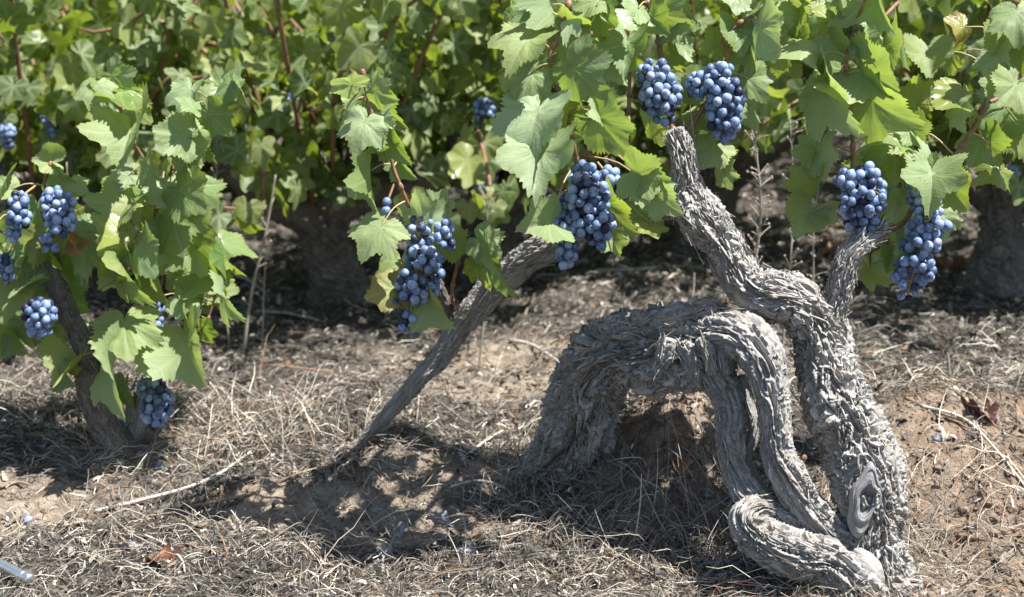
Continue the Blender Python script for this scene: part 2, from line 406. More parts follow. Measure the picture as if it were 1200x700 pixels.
red = np.clip(sstep(0.38, 0.75, X.ravel()) * (1 - sstep(2.4, 2.8, Y.ravel())) + 0.6 * np.exp(-(((X.ravel() - 0.25) / 0.14) ** 2 + ((Y.ravel() - 2.03) / 0.16) ** 2)) + np.exp(-(((X.ravel() + 0.69) / 0.09) ** 2 + ((Y.ravel() - 2.24) / 0.08) ** 2)), 0, 1)
g = link('ground', mesh_np('ground', np.stack([X, Y, Z], -1).reshape(-1, 3), Q, attrs={'bare': bm_, 'red': red}), M_GROUND)
g['kind'] = 'structure'
def gpt(px, py):
    """where the line of sight through a photo point meets the ground"""
    y = 1.2
    for k in range(400):
        p = at(px, py, y)
        if p.z <= float(gz(p.x, p.y)): return p
        y += 0.01
    return p

# ------------------------------------------------------------------ dry grass litter (uncountable)
def strands(n, seed, ymin, ymax, lmin, lmax, wmin, wmax, m, upright, keep_bare, zoff=0.0, xw=0.42, centre=None):
    g = np.random.default_rng(seed)
    if centre is None:
        u = g.random(n); e = 0.9
        y = (ymin ** -e + u * (ymax ** -e - ymin ** -e)) ** (-1 / e)
        x = g.uniform(-1, 1, n) * (xw * y + 0.25)
        b = bare_mask(x, y); den = 0.72 + 0.55 * fbm(x * 9, y * 9, 0, 2, 5)
        ok = g.random(n) < (1 - b * (1 - keep_bare)) * den
        x, y = x[ok], y[ok]
    else:
        cx, cy, sx, sy = centre; x = g.normal(cx, sx, n); y = g.normal(cy, sy, n)
    n = len(x)
    L = g.uniform(lmin, lmax, n) * g.uniform(0.5, 1, n); a = g.uniform(0, 2 * np.pi, n)
    pitch = np.abs(g.normal(0, upright, n)); W = g.uniform(wmin, wmax, n) * np.clip(y / 2.0, 0.8, 3)
    u = np.linspace(0, 1, m)[None]
    bend = g.normal(0, 0.55, n)[:, None]; ang = a[:, None] + bend * (u - 0.5)
    dx = np.cumsum(np.cos(ang), 1) / m * L[:, None]; dy = np.cumsum(np.sin(ang), 1) / m * L[:, None]
    px = x[:, None] + dx; py = y[:, None] + dy
    arch = g.uniform(0, 0.13, n)[:, None] * np.sin(np.pi * u)
    pz = gz(px, py) + zoff + np.abs(g.normal(0, 0.006, n))[:, None] + L[:, None] * (np.sin(pitch)[:, None] * u + arch)
    c = np.stack([px, py, pz], -1)
    roll = g.uniform(0, np.pi, n)[:, None]
    side = np.stack([-np.sin(ang) * np.cos(roll), np.cos(ang) * np.cos(roll), np.sin(roll) + 0 * ang], -1)
    wd = (W[:, None] * (1 - 0.75 * u ** 2))[..., None] * 0.5
    V = np.stack([c + side * wd, c - side * wd], 2).reshape(-1, 3)
    k = np.arange(n)[:, None] * (2 * m); s = np.arange(m - 1)[None] * 2
    Q = np.stack([k + s, k + s + 1, k + s + 3, k + s + 2], -1).reshape(-1, 4)
    tone = np.clip(g.normal(0.44, 0.30, n) + 0.25 * fbm(x * 5, y * 5, 0, 2, 31), 0, 1)
    return V, Q, np.repeat(tone, 2 * m)
B_ = Buf()
for a in ((150000, 1, 1.3, 5.6, 0.012, 0.05, 0.0009, 0.0022, 3, 0.13, 0.2),
          (38000, 2, 1.3, 5.6, 0.04, 0.11, 0.0008, 0.0016, 5, 0.09, 0.08),
          (46000, 3, 1.3, 5.6, 0.006, 0.016, 0.002, 0.0045, 3, 0.3, 0.6),
          (9000, 6, 1.3, 5.0, 0.012, 0.03, 0.004, 0.010, 4, 0.35, 0.7),
          (2600, 4, 1.3, 4.2, 0.08, 0.2, 0.0010, 0.0020, 7, 0.12, 0.3)):
    V, Q, r = strands(*a); B_.add(V, Q, rnd=r)
for (px, py, sx, sy, n, up) in ((330, 520, .12, .06, 420, .9), (830, 660, .07, .05, 200, 0.9), (1150, 455, .12, .03, 260, .15), (1090, 455, .08, .02, 200, .1), (690, 600, .10, .05, 600, .35), (500, 650, .3, .08, 300, .7),
                                (770, 640, .08, .04, 90, 1.1), (620, 430, .05, .03, 60, .3), (1180, 530, .05, .06, 80, .4), (1130, 640, .1, .05, 200, .2), (1000, 690, .09, .03, 420, .5), (890, 655, .07, .03, 300, .5), (640, 556, .08, .03, 350, .4), (1060, 640, .03, .05, 260, .4), (425, 522, .03, .02, 160, .4), (140, 535, .06, .03, 260, .5), (250, 500, .12, .05, 500, .6), (60, 480, .12, .08, 600, .6)):
    p = gpt(px, py); V, Q, r = strands(n, px, 0, 0, 0.04, 0.16, 0.0008, 0.0017, 6, up * 0.6, 1, centre=(p.x, p.y, sx, sy)); B_.add(V, Q, rnd=np.clip(r + 0.15, 0, 1))
tag(link('dry_grass', B_.mesh('dry_grass'), M_STRAW), 'grey and straw coloured dead grass littering the sandy ground', 'dry grass', kind='stuff')

# crumbs of soil on the bank and the mound
B_ = Buf(); ic = None
def ico(sub):
    import bmesh
    b = bmesh.new(); bmesh.ops.create_icosphere(b, subdivisions=sub, radius=1.0); b.verts.ensure_lookup_table()
    V = np.array([v.co[:] for v in b.verts]); T = np.array([[v.index for v in f.verts] for f in b.faces]); b.free(); return V, T
I1, I1T = ico(1); I2, I2T = ico(2); I3, I3T = ico(3)
g_ = np.random.default_rng(5)
for (cx, cy, sx, sy, n) in ((0.245, 2.0, 0.10, 0.10, 520), (0.70, 1.95, 0.2, 0.2, 500), (-0.05, 2.5, 0.3, 0.2, 250), (-0.75, 2.1, 0.2, 0.12, 200), (0, 1.9, 0.6, 0.2, 500), (0.7, 1.9, 0.25, 0.2, 500)):
    for k in range(n):
        x, y = g_.normal(cx, sx), g_.normal(cy, sy); s = min(0.0075, 0.0022 * math.exp(g_.normal(0.3, 0.75)))
        V = I1 * (1 + 0.35 * g_.normal(0, 1, (len(I1), 1))) * s * np.array([1, 1, 0.75]); a = g_.uniform(0, 6.28)
        B_.add(V + np.array([x, y, float(gz(x, y)) + s * 0.3]), None, I1T, bare=np.full(len(I1), 1.0), red=np.full(len(I1), 0.3 + 0.5 * (x > 0.5)))
tag(link('soil_crumbs', B_.mesh('soil_crumbs', False), M_GROUND), 'loose sandy crumbs of soil on the bank and the mound', 'soil', kind='stuff')

# ------------------------------------------------------------------ leaves
CTRL = [(0, 1.0), (27, .74), (52, .93), (80, .66), (108, .80), (138, .60), (158, .50), (171, .27), (180, .08)]
VEINS = [math.radians(a) for a in (0, 52, -52, 108, -108, 150, -150)]
def leaf_mesh(name, seed, nth=180, rings=(0, .14, .3, .46, .62, .77, .89, 1.0), fold=0.2, droop=0.3, side=0.15, curl=0.1, wave=0.06, lob=1.0):
    g = np.random.default_rng(seed)
    th = np.linspace(-np.pi, np.pi, nth, endpoint=False)
    cd = np.array([c[0] for c in CTRL], float); cr = np.array([c[1] for c in CTRL])
    cr = 0.78 + (cr - 0.78) * np.where(cd < 150, lob, 1.0); cr[0] = 1.0
    def prof(sgn):
        r = cr * (1 + g.normal(0, 0.04, len(cr))); a = np.abs(np.degrees(th)); i = np.clip(np.searchsorted(cd, a, 'right') - 1, 0, len(cd) - 2)
        t = (a - cd[i]) / (cd[i + 1] - cd[i]); t = (1 - np.cos(np.pi * t)) / 2; return r[i] * (1 - t) + r[i + 1] * t
    r = np.where(th >= 0, prof(1), prof(-1)); r[np.argmin(np.abs(th))] = 1.03
    nt_ = max(8, int(nth / 4.1)); ph = (th + np.pi) / (2 * np.pi) * nt_ + 0.35 * np.sin(th * 5 + seed)
    saw = np.abs((ph % 1) - 0.5) * 2; amp = 0.10 if nth > 60 else 0.05
    r = r * (1 + amp * (saw - 0.5) * (1 + 0.6 * np.sin(th * 3 + seed * 2))) 
    rg = np.array(rings[1:]); nr = len(rg)
    rho = rg[:, None] * np.where(rg[:, None] > 0.85, r[None], r[None])
    x = rho * np.sin(th)[None]; y = rho * np.cos(th)[None]
    x = np.concatenate([[0.0], x.ravel()]); y = np.concatenate([[0.0], y.ravel()])
    tth = np.concatenate([[0.0], np.tile(th, nr)]); rad = np.concatenate([[0.0], np.repeat(rg, nth)]); R = np.hypot(x, y)
    best = np.full(len(x), 9.0); va = np.zeros(len(x)); mv = np.zeros(len(x))
    for k, a in enumerate(VEINS):
        da = np.abs((tth - a + np.pi) % (2 * np.pi) - np.pi)
        al = R * np.cos(da); pp = R * np.sin(da); up = da < best
        va = np.where(up, al - 0.75 * np.abs(pp) + k * 0.37, va); best = np.minimum(best, da)
        mv = np.maximum(mv, np.where(da < 2.2 * np.pi / nth, 1.0, 0.0) * (1 - 0.55 * rad))
    mv[0] = 1
    quilt = np.sin(np.clip(best, 0, 0.5) / 0.5 * np.pi / 2) * R
    z = fold * (np.abs(x) ** 1.15) + 0.05 * quilt - droop * np.clip(y, 0, 2) ** 2 * 0.6 - side * x ** 2 - 0.12 * droop * np.clip(-y, 0, 1) ** 2
    p1, p2, p3 = g.uniform(0, 6.28, 3)
    z += wave * R ** 2 * (np.sin(3 * tth + p1) + 0.6 * np.sin(5 * tth + p2) + 0.3 * np.sin(9 * tth + p3))
    z += 0.06 * fbm(x * 3.5 + seed, y * 3.5, 0, 2, seed) + 0.02 * fbm(x * 14 + seed, y * 14, 0, 2, seed + 1)
    V = np.stack([x, y, z], 1)
    if curl:                                            # roll one side of the blade over
        ca = curl * np.clip(x * g.choice([-1, 1]) - 0.15, 0, 1) * 2.2
        V = np.stack([x * np.cos(ca * 0.7), y, z + np.abs(x) * np.sin(ca)], 1)
    j = np.arange(nth); j2 = (j + 1) % nth
    T = np.stack([np.zeros(nth, int), 1 + j2, 1 + j], 1)
    Q = np.concatenate([np.stack([1 + k * nth + j, 1 + k * nth + j2, 1 + (k + 1) * nth + j2, 1 + (k + 1) * nth + j], 1) for k in range(nr - 1)])
    return V, Q, T, dict(va=va, vein=mv, rad=rad)
LEAVES = []
for k in range(14):
    f, d, s, c, wv = [(0.15, .3, .15, 0, .09), (0.4, .4, .05, .5, .09), (0.65, .5, 0, 0, .08), (0.05, .6, .45, .0, .10), (0.9, .3, 0, .6, .08), (0.3, .9, .3, .4, .07), (-.1, .4, .3, .35, .12)][k % 7]
    V, Q, T, A = leaf_mesh('l', 40 + k, fold=f, droop=d, side=s, curl=c, wave=wv, lob=[1.0, .6, 1.25][k % 3])
    # flip so that the blade's upper side is +z
    me = mesh_np('vine_leaf', V, Q[:, ::-1], T[:, ::-1], A); me.materials.append(M_LEAF); LEAVES.append(me)
FAR = []
for k in range(6):
    FAR.append(leaf_mesh('f', 80 + k, nth=40, rings=(0, .4, .75, 1.0), fold=[.1, .4, .25, .6, 0, .3][k], droop=[.3, .5, .2, .3, .6, .4][k], side=.15, curl=.15 * (k % 2), wave=.08))
FAR2 = [leaf_mesh('f', 90 + k, nth=18, rings=(0, .6, 1.0), fold=[.1, .4, .3][k], droop=[.3, .5, .2][k], side=.15, curl=0, wave=.1) for k in range(3)]

HUE = {'g': (.12, .05, 0), 'b': (0, .30, 0), 'p': (.25, .85, 0), 'y': (.8, .15, 0), 'o': (.6, 0, 1.0), 'd': (0, 0, 0), 'w': (.1, 1.1, 0), 'r': (.9, .1, .45), 'm': (.35, .4, 0)}
def leaf_frame(ang, yaw, lean, roll=0):
    a = math.radians(ang); T = RGT * math.cos(a) + UPV * math.sin(a) + FWD * lean; T.normalize()
    n = -FWD; n = n - T * n.dot(T); n.normalize()
    n = Matrix.Rotation(math.radians(yaw), 3, T) @ n
    X = T.cross(n); return X, T, n
def add_leaf(vine, canes, x, y, ang, ln, yaw, hue, Y, seed):
    g = random.Random(seed)
    p = at(x, y, Y); s = ln * mpp(x, y, Y)
    lean = g.uniform(-0.9, 0.15)
    s *= math.sqrt(1 + lean * lean) * g.uniform(0.60, 0.76)
    X, T, n = leaf_frame(ang, yaw + g.uniform(-14, 14), lean)
    o = bpy.data.objects.new('leaf', LEAVES[g.randrange(len(LEAVES))]); COL.objects.link(o); o.parent = vine
    wx = s * g.uniform(0.92, 1.1)
    Mx = Matrix((X * wx, T * s, n * s)).transposed().to_4x4(); Mx.translation = p - vine.location
    o.matrix_local = Mx
    h = HUE[hue]; o.color = (min(1, max(0, h[0] + g.choice([-.05, .05, .2, .45]))), h[1] * g.uniform(.8, 1.15), h[2], 1)
    if hue == 'o': o['label'] = 'orange dried leaf'
    # petiole to the nearest cane
    best = None
    for C in canes:
        d = np.linalg.norm(C - np.array(p), axis=1); k = int(d.argmin())
        if best is None or d[k] < best[0]: best = (d[k], C[k])
    if best and 0.012 < best[0] < 0.13:
        q = Vector(best[1]); b = Buf(); mid = (p + q) / 2 + Vector((0, 0, 0.12 * best[0])) + n * 0.0
        e = (q - p).normalized() * 0.004
        loc = vine.location
        tube(b, [q - loc, mid - loc, p - loc - n * 0.001], [0.0014, 0.0011, 0.001], 8, 5)
        me = b.mesh('petiole'); me.materials.append(M_PET)
        c = bpy.data.objects.new('petiole', me); COL.objects.link(c); c.parent = o; c.matrix_parent_inverse = Mx.inverted()
    return o
def cane_points(pts): return spline([at(a, b, c) for a, b, c in pts], [0.003] * len(pts), 60)[0][:, :3]
def add_cane(vine, pts, r=2.6):
    P = [at(a, b, c) - vine.location for a, b, c in pts]; b = Buf(); n = len(P)
    k0 = mpp(*pts[0]); tube(b, P, [r * k0 * (1 - 0.45 * i / (n - 1)) for i in range(n)], 14 * n, 8)
    # nodes along the cane
    C4, q = spline(P, [1] * n, 200); step = 0.055; s = 0.03
    while s < q[-1]:
        k = int(np.searchsorted(q, s)); c = C4[min(k, 199), :3]; d = C4[min(k + 2, 199), :3] - C4[max(k - 2, 0), :3]; d = d / (np.linalg.norm(d) + 1e-9)
        rr = r * k0 * 1.35; tube(b, [c - d * 0.006, c, c + d * 0.006], [rr * 0.6, rr, rr * 0.6], 7, 8); s += step
    me = b.mesh('cane'); link('cane', me, M_CANE, vine)
    return cane_points(pts)

# ------------------------------------------------------------------ grapes
BERRIES = []
for k in range(3):
    V = I3 * np.array([1, 1, 1.06 + 0.03 * k]); V = V * (1 + 0.03 * fbm(V[:, 0] * 1.3 + k, V[:, 1] * 1.3, V[:, 2] * 1.3, 2, k))[:, None]
    tip = V[:, 2] < -0.97; V[tip, 2] += 0.05
    me = mesh_np('berry', V * 0.0072, None, I3T); me.materials.append(M_BERRY); BERRIES.append(me)
def pack(blobs, r, n, g):
    """centres of n touching berries filling a chain of balls (centre, radius)"""
    w_ = np.array([b[3] ** 3 for b in blobs]); w_ /= w_.sum()
    P = []
    for k in range(n):
        b = blobs[g.choice(len(blobs), p=w_)]; d = g.normal(0, 1, 3); d /= np.linalg.norm(d)
        P.append(np.array(b[:3]) + d * max(0.001, b[3] - r) * g.random() ** 0.25)
    P = np.array(P); BC = np.array([b[:3] for b in blobs]); BR = np.array([b[3] for b in blobs])
    for it in range(70):
        D = P[:, None] - P[None]; L = np.linalg.norm(D, axis=2) + np.eye(len(P)); ov = np.clip(2 * r * 0.97 - L, 0, None) * (1 - np.eye(len(P)))
        P = P + (D / L[..., None] * ov[..., None]).sum(1) * 0.35
        d = P[:, None] - BC[None]; dl = np.linalg.norm(d, axis=2); k = (dl - (BR - r)[None]).argmin(1)
        ex = np.clip(dl[np.arange(len(P)), k] - np.clip(BR[k] - r, 0.001, None), 0, None)
        P = P - (d[np.arange(len(P)), k] / (dl[np.arange(len(P)), k][:, None] + 1e-9)) * ex[:, None] * 0.5
    return P
def cluster(vine, blobs, n, stem, seed, r=0.0067, label=None):
    """blobs: (px,py,Y,radius px) balls the cluster fills; stem: (px,py,Y) where it hangs from"""
    g = np.random.default_rng(seed); loc = vine.location
    W = [(*(at(a, b, c) - loc), rr * mpp(a, b, c)) for a, b, c, rr in blobs]
    W = [(a, b_, c, q * 1.07) for a, b_, c, q in W]; n = min(100, int(n * 1.25))
    P = pack(W, r, n, g)
    b = Buf(); st = at(*stem) - loc
    ax = [st] + [Vector(w_[:3]) for w_ in W]
    tube(b, ax, [0.0018] * 2 + [0.0013] * (len(ax) - 2), 10 * len(ax), 6)
    AX = spline(ax, [1] * len(ax), 60)[0][:, :3]
    for p in P:
        k = np.linalg.norm(AX - p + np.array([0, 0, -0.006]), axis=1).argmin(); q = AX[k]
        tube(b, [q, (q + p) / 2 + np.array([0, 0, 0.002]), p], [0.0008, 0.0006, 0.0006], 5, 4)
    me = b.mesh('grape_cluster'); root = link('grape_cluster', me, M_RACH, vine)
    if label: root['label'] = label
    for k, p in enumerate(P):
        o = bpy.data.objects.new('berry', BERRIES[k % 3]); COL.objects.link(o); o.parent = root
        o.location = p; s = (g.uniform(0.82, 1.06) if g.random() > .08 else g.uniform(.55, .75)) * r / 0.0072; o.scale = (s * g.uniform(.94, 1.02), s * g.uniform(.94, 1.02), s); o.rotation_euler = g.uniform(-.6, .6, 3) + np.array([0, 0, g.uniform(0, 6)])
    return root

# ------------------------------------------------------------------ vine 1: the old gnarled vine on the right
o1 = gpt(1015, 690)
V1 = empty('grapevine', o1, 'old gnarled grey vine with an arched trunk touching the ground on the left', 'grapevine', 'vines in the front row')
def limb(vine, name, specs, mat, label=None):
    b = Buf()
    for kw in specs: gnarl(b, **kw)
    for k in range(len(b.V)): b.V[k] = b.V[k] - np.array(vine.location)
    o = link(name, b.mesh(name), mat, vine)
    if label: o['label'] = label
    return o
limb(V1, 'trunk', [dict(pts=[(1052, 755, 1.74, 50), (1036, 690, 1.76, 41), (1025, 640, 1.77, 35), (1021, 596, 1.785, 36), (1016, 550, 1.80, 38), (1001, 512, 1.82, 39), (980, 468, 1.84, 36), (970, 430, 1.855, 32), (959, 388, 1.865, 28), (938, 357, 1.87, 26), (908, 345, 1.875, 27), (884, 338, 1.88, 24), (866, 318, 1.885, 21), (845, 284, 1.89, 21), (822, 256, 1.89, 25), (806, 222, 1.9, 17), (800, 182, 1.9, 14), (790, 150, 1.91, 10)],
                         n=760, k=240, seed=3, twist=0.5, flakes=1300, lump=0.36, rough=1.3, plate=0.55, strips=110)], M_BARK)
limb(V1, 'arm', [dict(pts=[(958, 398, 1.87, 16), (980, 356, 1.87, 13), (990, 312, 1.87, 14), (1002, 290, 1.87, 13), (1024, 274, 1.88, 8), (1040, 262, 1.88, 5)], n=170, k=90, seed=12, twist=0.4, flakes=420, lump=.35, rough=1.3, plate=1.0)], M_BARK)
limb(V1, 'arched_trunk', [
    dict(pts=[(574, 570, 2.11, 6), (606, 560, 2.10, 13), (640, 548, 2.09, 23), (668, 520, 2.08, 33), (684, 482, 2.065, 34), (692, 446, 2.04, 33), (708, 424, 2.01, 33), (738, 412, 1.98, 35), (768, 413, 1.95, 40), (800, 412, 1.92, 44), (835, 402, 1.89, 38), (862, 400, 1.87, 26), (880, 410, 1.86, 14)],
         n=600, k=240, seed=21, twist=0.2, flakes=420, lump=0.50, rough=2.5, grain=2.2, strips=90)] +
    [dict(pts=[(xa, ya, Ya, ra * .75), ((xa + xb) / 2 + 3, (ya + yb) / 2 - 5, (Ya + Yb) / 2 - .004, ra * .9), (xb, yb, Yb, ra * .55)], n=90, k=44, seed=200 + q_, twist=.6, lump=.75, rough=2.6, flakes=45, grain=2)
     for q_, (xa, ya, Ya, xb, yb, Yb, ra) in enumerate([(742, 386, 1.95, 790, 372, 1.93, 11), (772, 384, 1.91, 812, 366, 1.90, 12), (800, 374, 1.90, 845, 368, 1.88, 13), (765, 420, 1.90, 800, 455, 1.875, 12), (800, 400, 1.87, 818, 455, 1.85, 12), (828, 372, 1.87, 852, 440, 1.84, 10), (722, 398, 1.95, 715, 445, 1.99, 11), (785, 396, 1.875, 770, 440, 1.88, 11), (820, 395, 1.85, 835, 440, 1.845, 9), (676, 440, 2.0, 664, 500, 2.04, 12), (700, 440, 1.985, 694, 510, 2.04, 11), (690, 520, 2.04, 676, 552, 2.05, 11)])],
    M_BARK, 'arched dead limb reaching the ground')
limb(V1, 'twisted_strand', [
    dict(pts=[(838, 388, 1.87, 20), (866, 392, 1.84, 22), (889, 414, 1.82, 21), (902, 446, 1.81, 18), (908, 485, 1.80, 17), (911, 525, 1.795, 18), (923, 556, 1.785, 20), (942, 590, 1.78, 20), (965, 620, 1.775, 20), (990, 642, 1.77, 22), (1012, 660, 1.77, 20)], n=420, k=150, seed=33, twist=0.15, lump=0.22, rough=1.7, flakes=40, grain=3.5, freq=1.25)], M_BARK)
limb(V1, 'twisted_strand', [
    dict(pts=[(815, 420, 1.88, 18), (838, 440, 1.865, 19), (856, 475, 1.85, 16), (856, 515, 1.835, 15), (862, 550, 1.82, 15), (878, 580, 1.80, 17), (905, 605, 1.79, 18), (938, 628, 1.78, 17)], n=340, k=140, seed=37, twist=0.1, lump=0.22, rough=1.6, flakes=40, grain=3.5, freq=1.3),
    dict(pts=[(866, 440, 1.87, 9), (876, 475, 1.855, 8), (884, 505, 1.845, 7), (874, 535, 1.835, 7), (884, 562, 1.82, 7), (904, 588, 1.81, 7), (920, 606, 1.79, 6)], n=220, k=60, seed=39, twist=0.1, lump=0.2, rough=0.9, freq=1.2)], M_BARK)
limb(V1, 'twisted_root', [
    dict(pts=[(908, 600, 1.775, 7), (888, 595, 1.765, 12), (874, 606, 1.755, 16), (886, 624, 1.75, 22), (914, 641, 1.74, 25), (944, 652, 1.735, 25), (970, 660, 1.73, 26), (992, 680, 1.72, 27), (1012, 712, 1.71, 30), (1025, 755, 1.70, 34)], n=380, k=180, seed=44, twist=0.3, lump=0.2, rough=1.7, flakes=40, grain=3.5, freq=1.4)], M_BARK)
# the pale oval knot on the trunk and the smooth sawn stub at its foot
b = Buf()
kc = at(1017, 588, 1.738); sc = mpp(1017, 588, 1.738)
nr_, na_ = 40, 90
RR, AA = np.meshgrid(np.linspace(0.02, 1, nr_), np.linspace(0, 2 * np.pi, na_, endpoint=False), indexing='ij')
wob = 1 + .10 * np.sin(3 * AA + 1) + .06 * np.sin(5 * AA)
px_ = 20 * RR * np.cos(AA) * wob; py_ = 30 * RR * np.sin(AA) * wob + 16 * np.sign(np.sin(AA)) * np.abs(np.sin(AA)) ** 7 * RR ** 2; px_ = px_ + 6 * np.sin(py_ / 26) * RR
rw = RR + 0.05 * fbm(np.cos(AA) * 1.6, np.sin(AA) * 1.6, RR * 2, 3, 7)
h_ = 0.0045 * np.exp(-((rw - .62) / .17) ** 2) + 0.002 * np.exp(-((rw - .9) / .07) ** 2) - 0.016 * np.exp(-(rw / .30) ** 2) - 0.007 * np.clip((RR - .86) / .14, 0, 1) ** 2
h_ = h_ + 0.0011 * noise(np.cos(AA) * 2, np.sin(AA) * 2, rw * 22, 4) + 0.0009 * noise(px_ * .12, py_ * .05, 0, 8)
dep = 5.5 * sc + 0.010 * ((px_ - 2) / 30) ** 2 - h_ - 0.00012 * py_
kV = np.array(kc) + px_[..., None] * sc * np.array(RGT) + py_[..., None] * sc * np.array(UPV) + dep[..., None] * np.array(FWD)
ii = np.arange(nr_ - 1)[:, None] * na_; jj = np.arange(na_)[None]; j2 = (jj + 1) % na_
b.add(kV.reshape(-1, 3), np.stack([ii + jj, ii + na_ + jj, ii + na_ + j2, ii + j2], -1).reshape(-1, 4), fibre=np.stack([np.cos(AA) * 2, np.sin(AA) * 2, 14 * rw], -1).reshape(-1, 3)[:, [2, 0, 1]])
for k in range(len(b.V)): b.V[k] = b.V[k] - np.array(o1)
link('knot', b.mesh('knot'), M_WOOD, V1)
limb(V1, 'sawn_stub', [dict(pts=[(1000, 648, 1.76, 8), (1008, 656, 1.735, 13), (1018, 668, 1.722, 15), (1026, 684, 1.72, 11), (1030, 694, 1.725, 6)], n=90, k=60, seed=66, rough=0.5, lump=0.2)], M_BARK)

# canes of vine 1
c1 = [add_cane(V1, [(a_, b_, c_ + (0.10 if k_ > 1 else 0.05 * k_)) for k_, (a_, b_, c_) in enumerate(p)], r) for p, r in (
    ([(790, 155, 1.91), (783, 120, 1.89), (775, 70, 1.88), (768, 25, 1.88), (748, -20, 1.88), (735, -80, 1.9)], 4.0),
    ([(797, 165, 1.91), (835, 110, 1.88), (853, 65, 1.86), (848, 45, 1.86), (870, 25, 1.86), (895, 8, 1.86), (920, -40, 1.87)], 3.2),
    ([(736, 170, 1.95), (737, 130, 1.94), (738, 90, 1.93), (740, 55, 1.92), (733, 20, 1.92), (728, -30, 1.92)], 2.8),
    ([(1008, 285, 1.88), (1004, 250, 1.86), (1000, 200, 1.84), (999, 160, 1.84), (996, 115, 1.84), (992, 75, 1.84), (1000, 35, 1.84), (1018, -10, 1.85)], 3.0),
    ([(1030, 270, 1.88), (1058, 262, 1.86), (1080, 225, 1.84), (1105, 200, 1.84), (1135, 160, 1.86), (1160, 110, 1.88), (1178, 60, 1.9), (1190, 0, 1.92)], 3.6),
    ([(1035, 268, 1.88), (1040, 285, 1.87), (1022, 295, 1.86), (1020, 315, 1.85)], 2.4),
    ([(1160, 120, 1.9), (1180, 108, 1.88), (1205, 80, 1.88), (1240, 40, 1.9)], 2.4),
    ([(806, 215, 1.9), (850, 160, 1.9), (890, 95, 1.9), (935, 20, 1.92), (950, -40, 1.93)], 2.4))]
cluster(V1, [(770, 92, 1.93, 25), (774, 112, 1.925, 26), (780, 132, 1.925, 18)], 60, (778, 72, 1.97), 1, label='dark shaded grape cluster')
cluster(V1, [(818, 100, 1.92, 17), (844, 96, 1.91, 24), (850, 118, 1.905, 24), (848, 140, 1.90, 21), (848, 158, 1.90, 14)], 76, (848, 78, 1.95), 2)
cluster(V1, [(996, 214, 1.89, 19), (1018, 212, 1.89, 21), (1010, 234, 1.885, 30), (1010, 256, 1.885, 22), (1008, 271, 1.885, 13)], 90, (1004, 195, 1.93), 3, label='compact pale blue grape cluster')
cluster(V1, [(1085, 232, 1.90, 22), (1090, 262, 1.89, 27), (1078, 292, 1.885, 29), (1070, 320, 1.88, 26), (1064, 345, 1.88, 17)], 98, (1074, 215, 1.93), 4, label='long hanging grape cluster')
cluster(V1, [(1056, 228, 2.0, 15), (1058, 244, 2.0, 11)], 22, (1060, 215, 1.98), 5)
cluster(V1, [(892, 88, 1.98, 9), (893, 106, 1.98, 7)], 6, (885, 75, 1.98), 6)

def table(vine, canes, Y, txt, seed, jit=0.05):
    for k, row in enumerate(txt.strip().split('\n')):
        f = row.split(); x, y, a, l, yaw = map(float, f[:5]); hue = f[5]; dY = float(f[6]) if len(f) > 6 else 0
        g = random.Random(seed * 1000 + k)
        add_leaf(vine, canes, x, y, a, l, yaw, hue, Y + dY / 100 + g.uniform(-1, 1) * jit * 0.4, seed * 1000 + k)
table(V1, c1, 1.97, '''
748 10 -100 35 150 p
765 20 -60 42 20 d
795 12 10 27 20 y
800 28 0 32 10 d
838 55 68 48 35 y
787 30 -75 36 30 b
800 52 -82 36 150 p -2
866 34 -90 42 15 d
864 -4 -100 42 150 w
890 30 -85 66 68 w -2
902 50 -75 48 40 m
876 92 -55 48 20 g -3
878 124 -80 44 155 p -2
806 96 -62 46 15 m -5
826 132 -70 42 30 g -2
836 174 -125 38 10 m -4
840 174 -50 40 15 y -4
848 200 -80 36 70 p -3
766 138 -80 46 40 y 4
790 66 -30 34 30 d 3
912 0 -95 36 150 p
926 22 -90 42 40 g 3
935 50 -80 34 60 g 5
975 24 196 34 170 y
984 2 -82 50 60 p
974 48 -60 44 20 b -3
960 64 -115 44 150 p -2
1002 22 -110 32 150 w
1006 34 -112 36 20 d
1028 -6 -90 80 55 m
1012 44 -100 40 10 p -3
1038 52 -84 50 30 b
986 82 -100 32 20 b 2
964 102 -110 50 20 b -2
966 104 -86 76 76 w -2
992 120 200 34 20 g 2
1015 84 -45 58 30 m -2
1022 118 -50 84 52 b -3
1046 158 -100 48 160 m 1
1030 150 200 30 160 y 2
1068 150 -60 44 20 b
1074 122 100 50 170 y 3
1010 204 100 36 150 p 2
1022 176 -70 34 30 g 2
955 176 -115 38 20 b
962 176 -98 50 72 w -1
948 250 -125 50 15 m -2
950 212 -105 46 25 y
962 248 -102 42 40 p -2
1044 200 -95 80 25 g 5
1048 180 -100 40 20 y 4
1062 240 -108 52 150 p -4
1066 292 186 34 60 w -5
1048 296 -112 34 20 g -4
1020 312 -100 42 160 p -2
1026 312 -76 44 150 y
1090 206 92 68 64 w -5
1092 204 -102 64 25 m -7
1094 204 -22 48 25 g -6
1112 218 -65 48 30 g -2
1130 108 -92 54 160 y 3
1120 128 -95 42 72 p
1190 100 -140 50 10 g -3
1186 102 -70 46 20 b -2
1170 98 -120 38 20 p -2
1192 14 -100 50 25 m
1176 128 -100 62 20 d 4
1150 164 -60 52 30 g 3
1166 60 -118 50 74 w
1130 32 -145 34 160 r 4
1116 62 -95 42 30 y 5
1186 40 -60 40 150 m 1
1200 50 -100 60 30 g
1198 150 -90 60 40 g 4
1088 60 -100 44 30 g 6
1172 200 -100 44 150 g 6
1028 262 -90 60 20 g 6
1100 250 -85 50 30 p 1
''', 11)

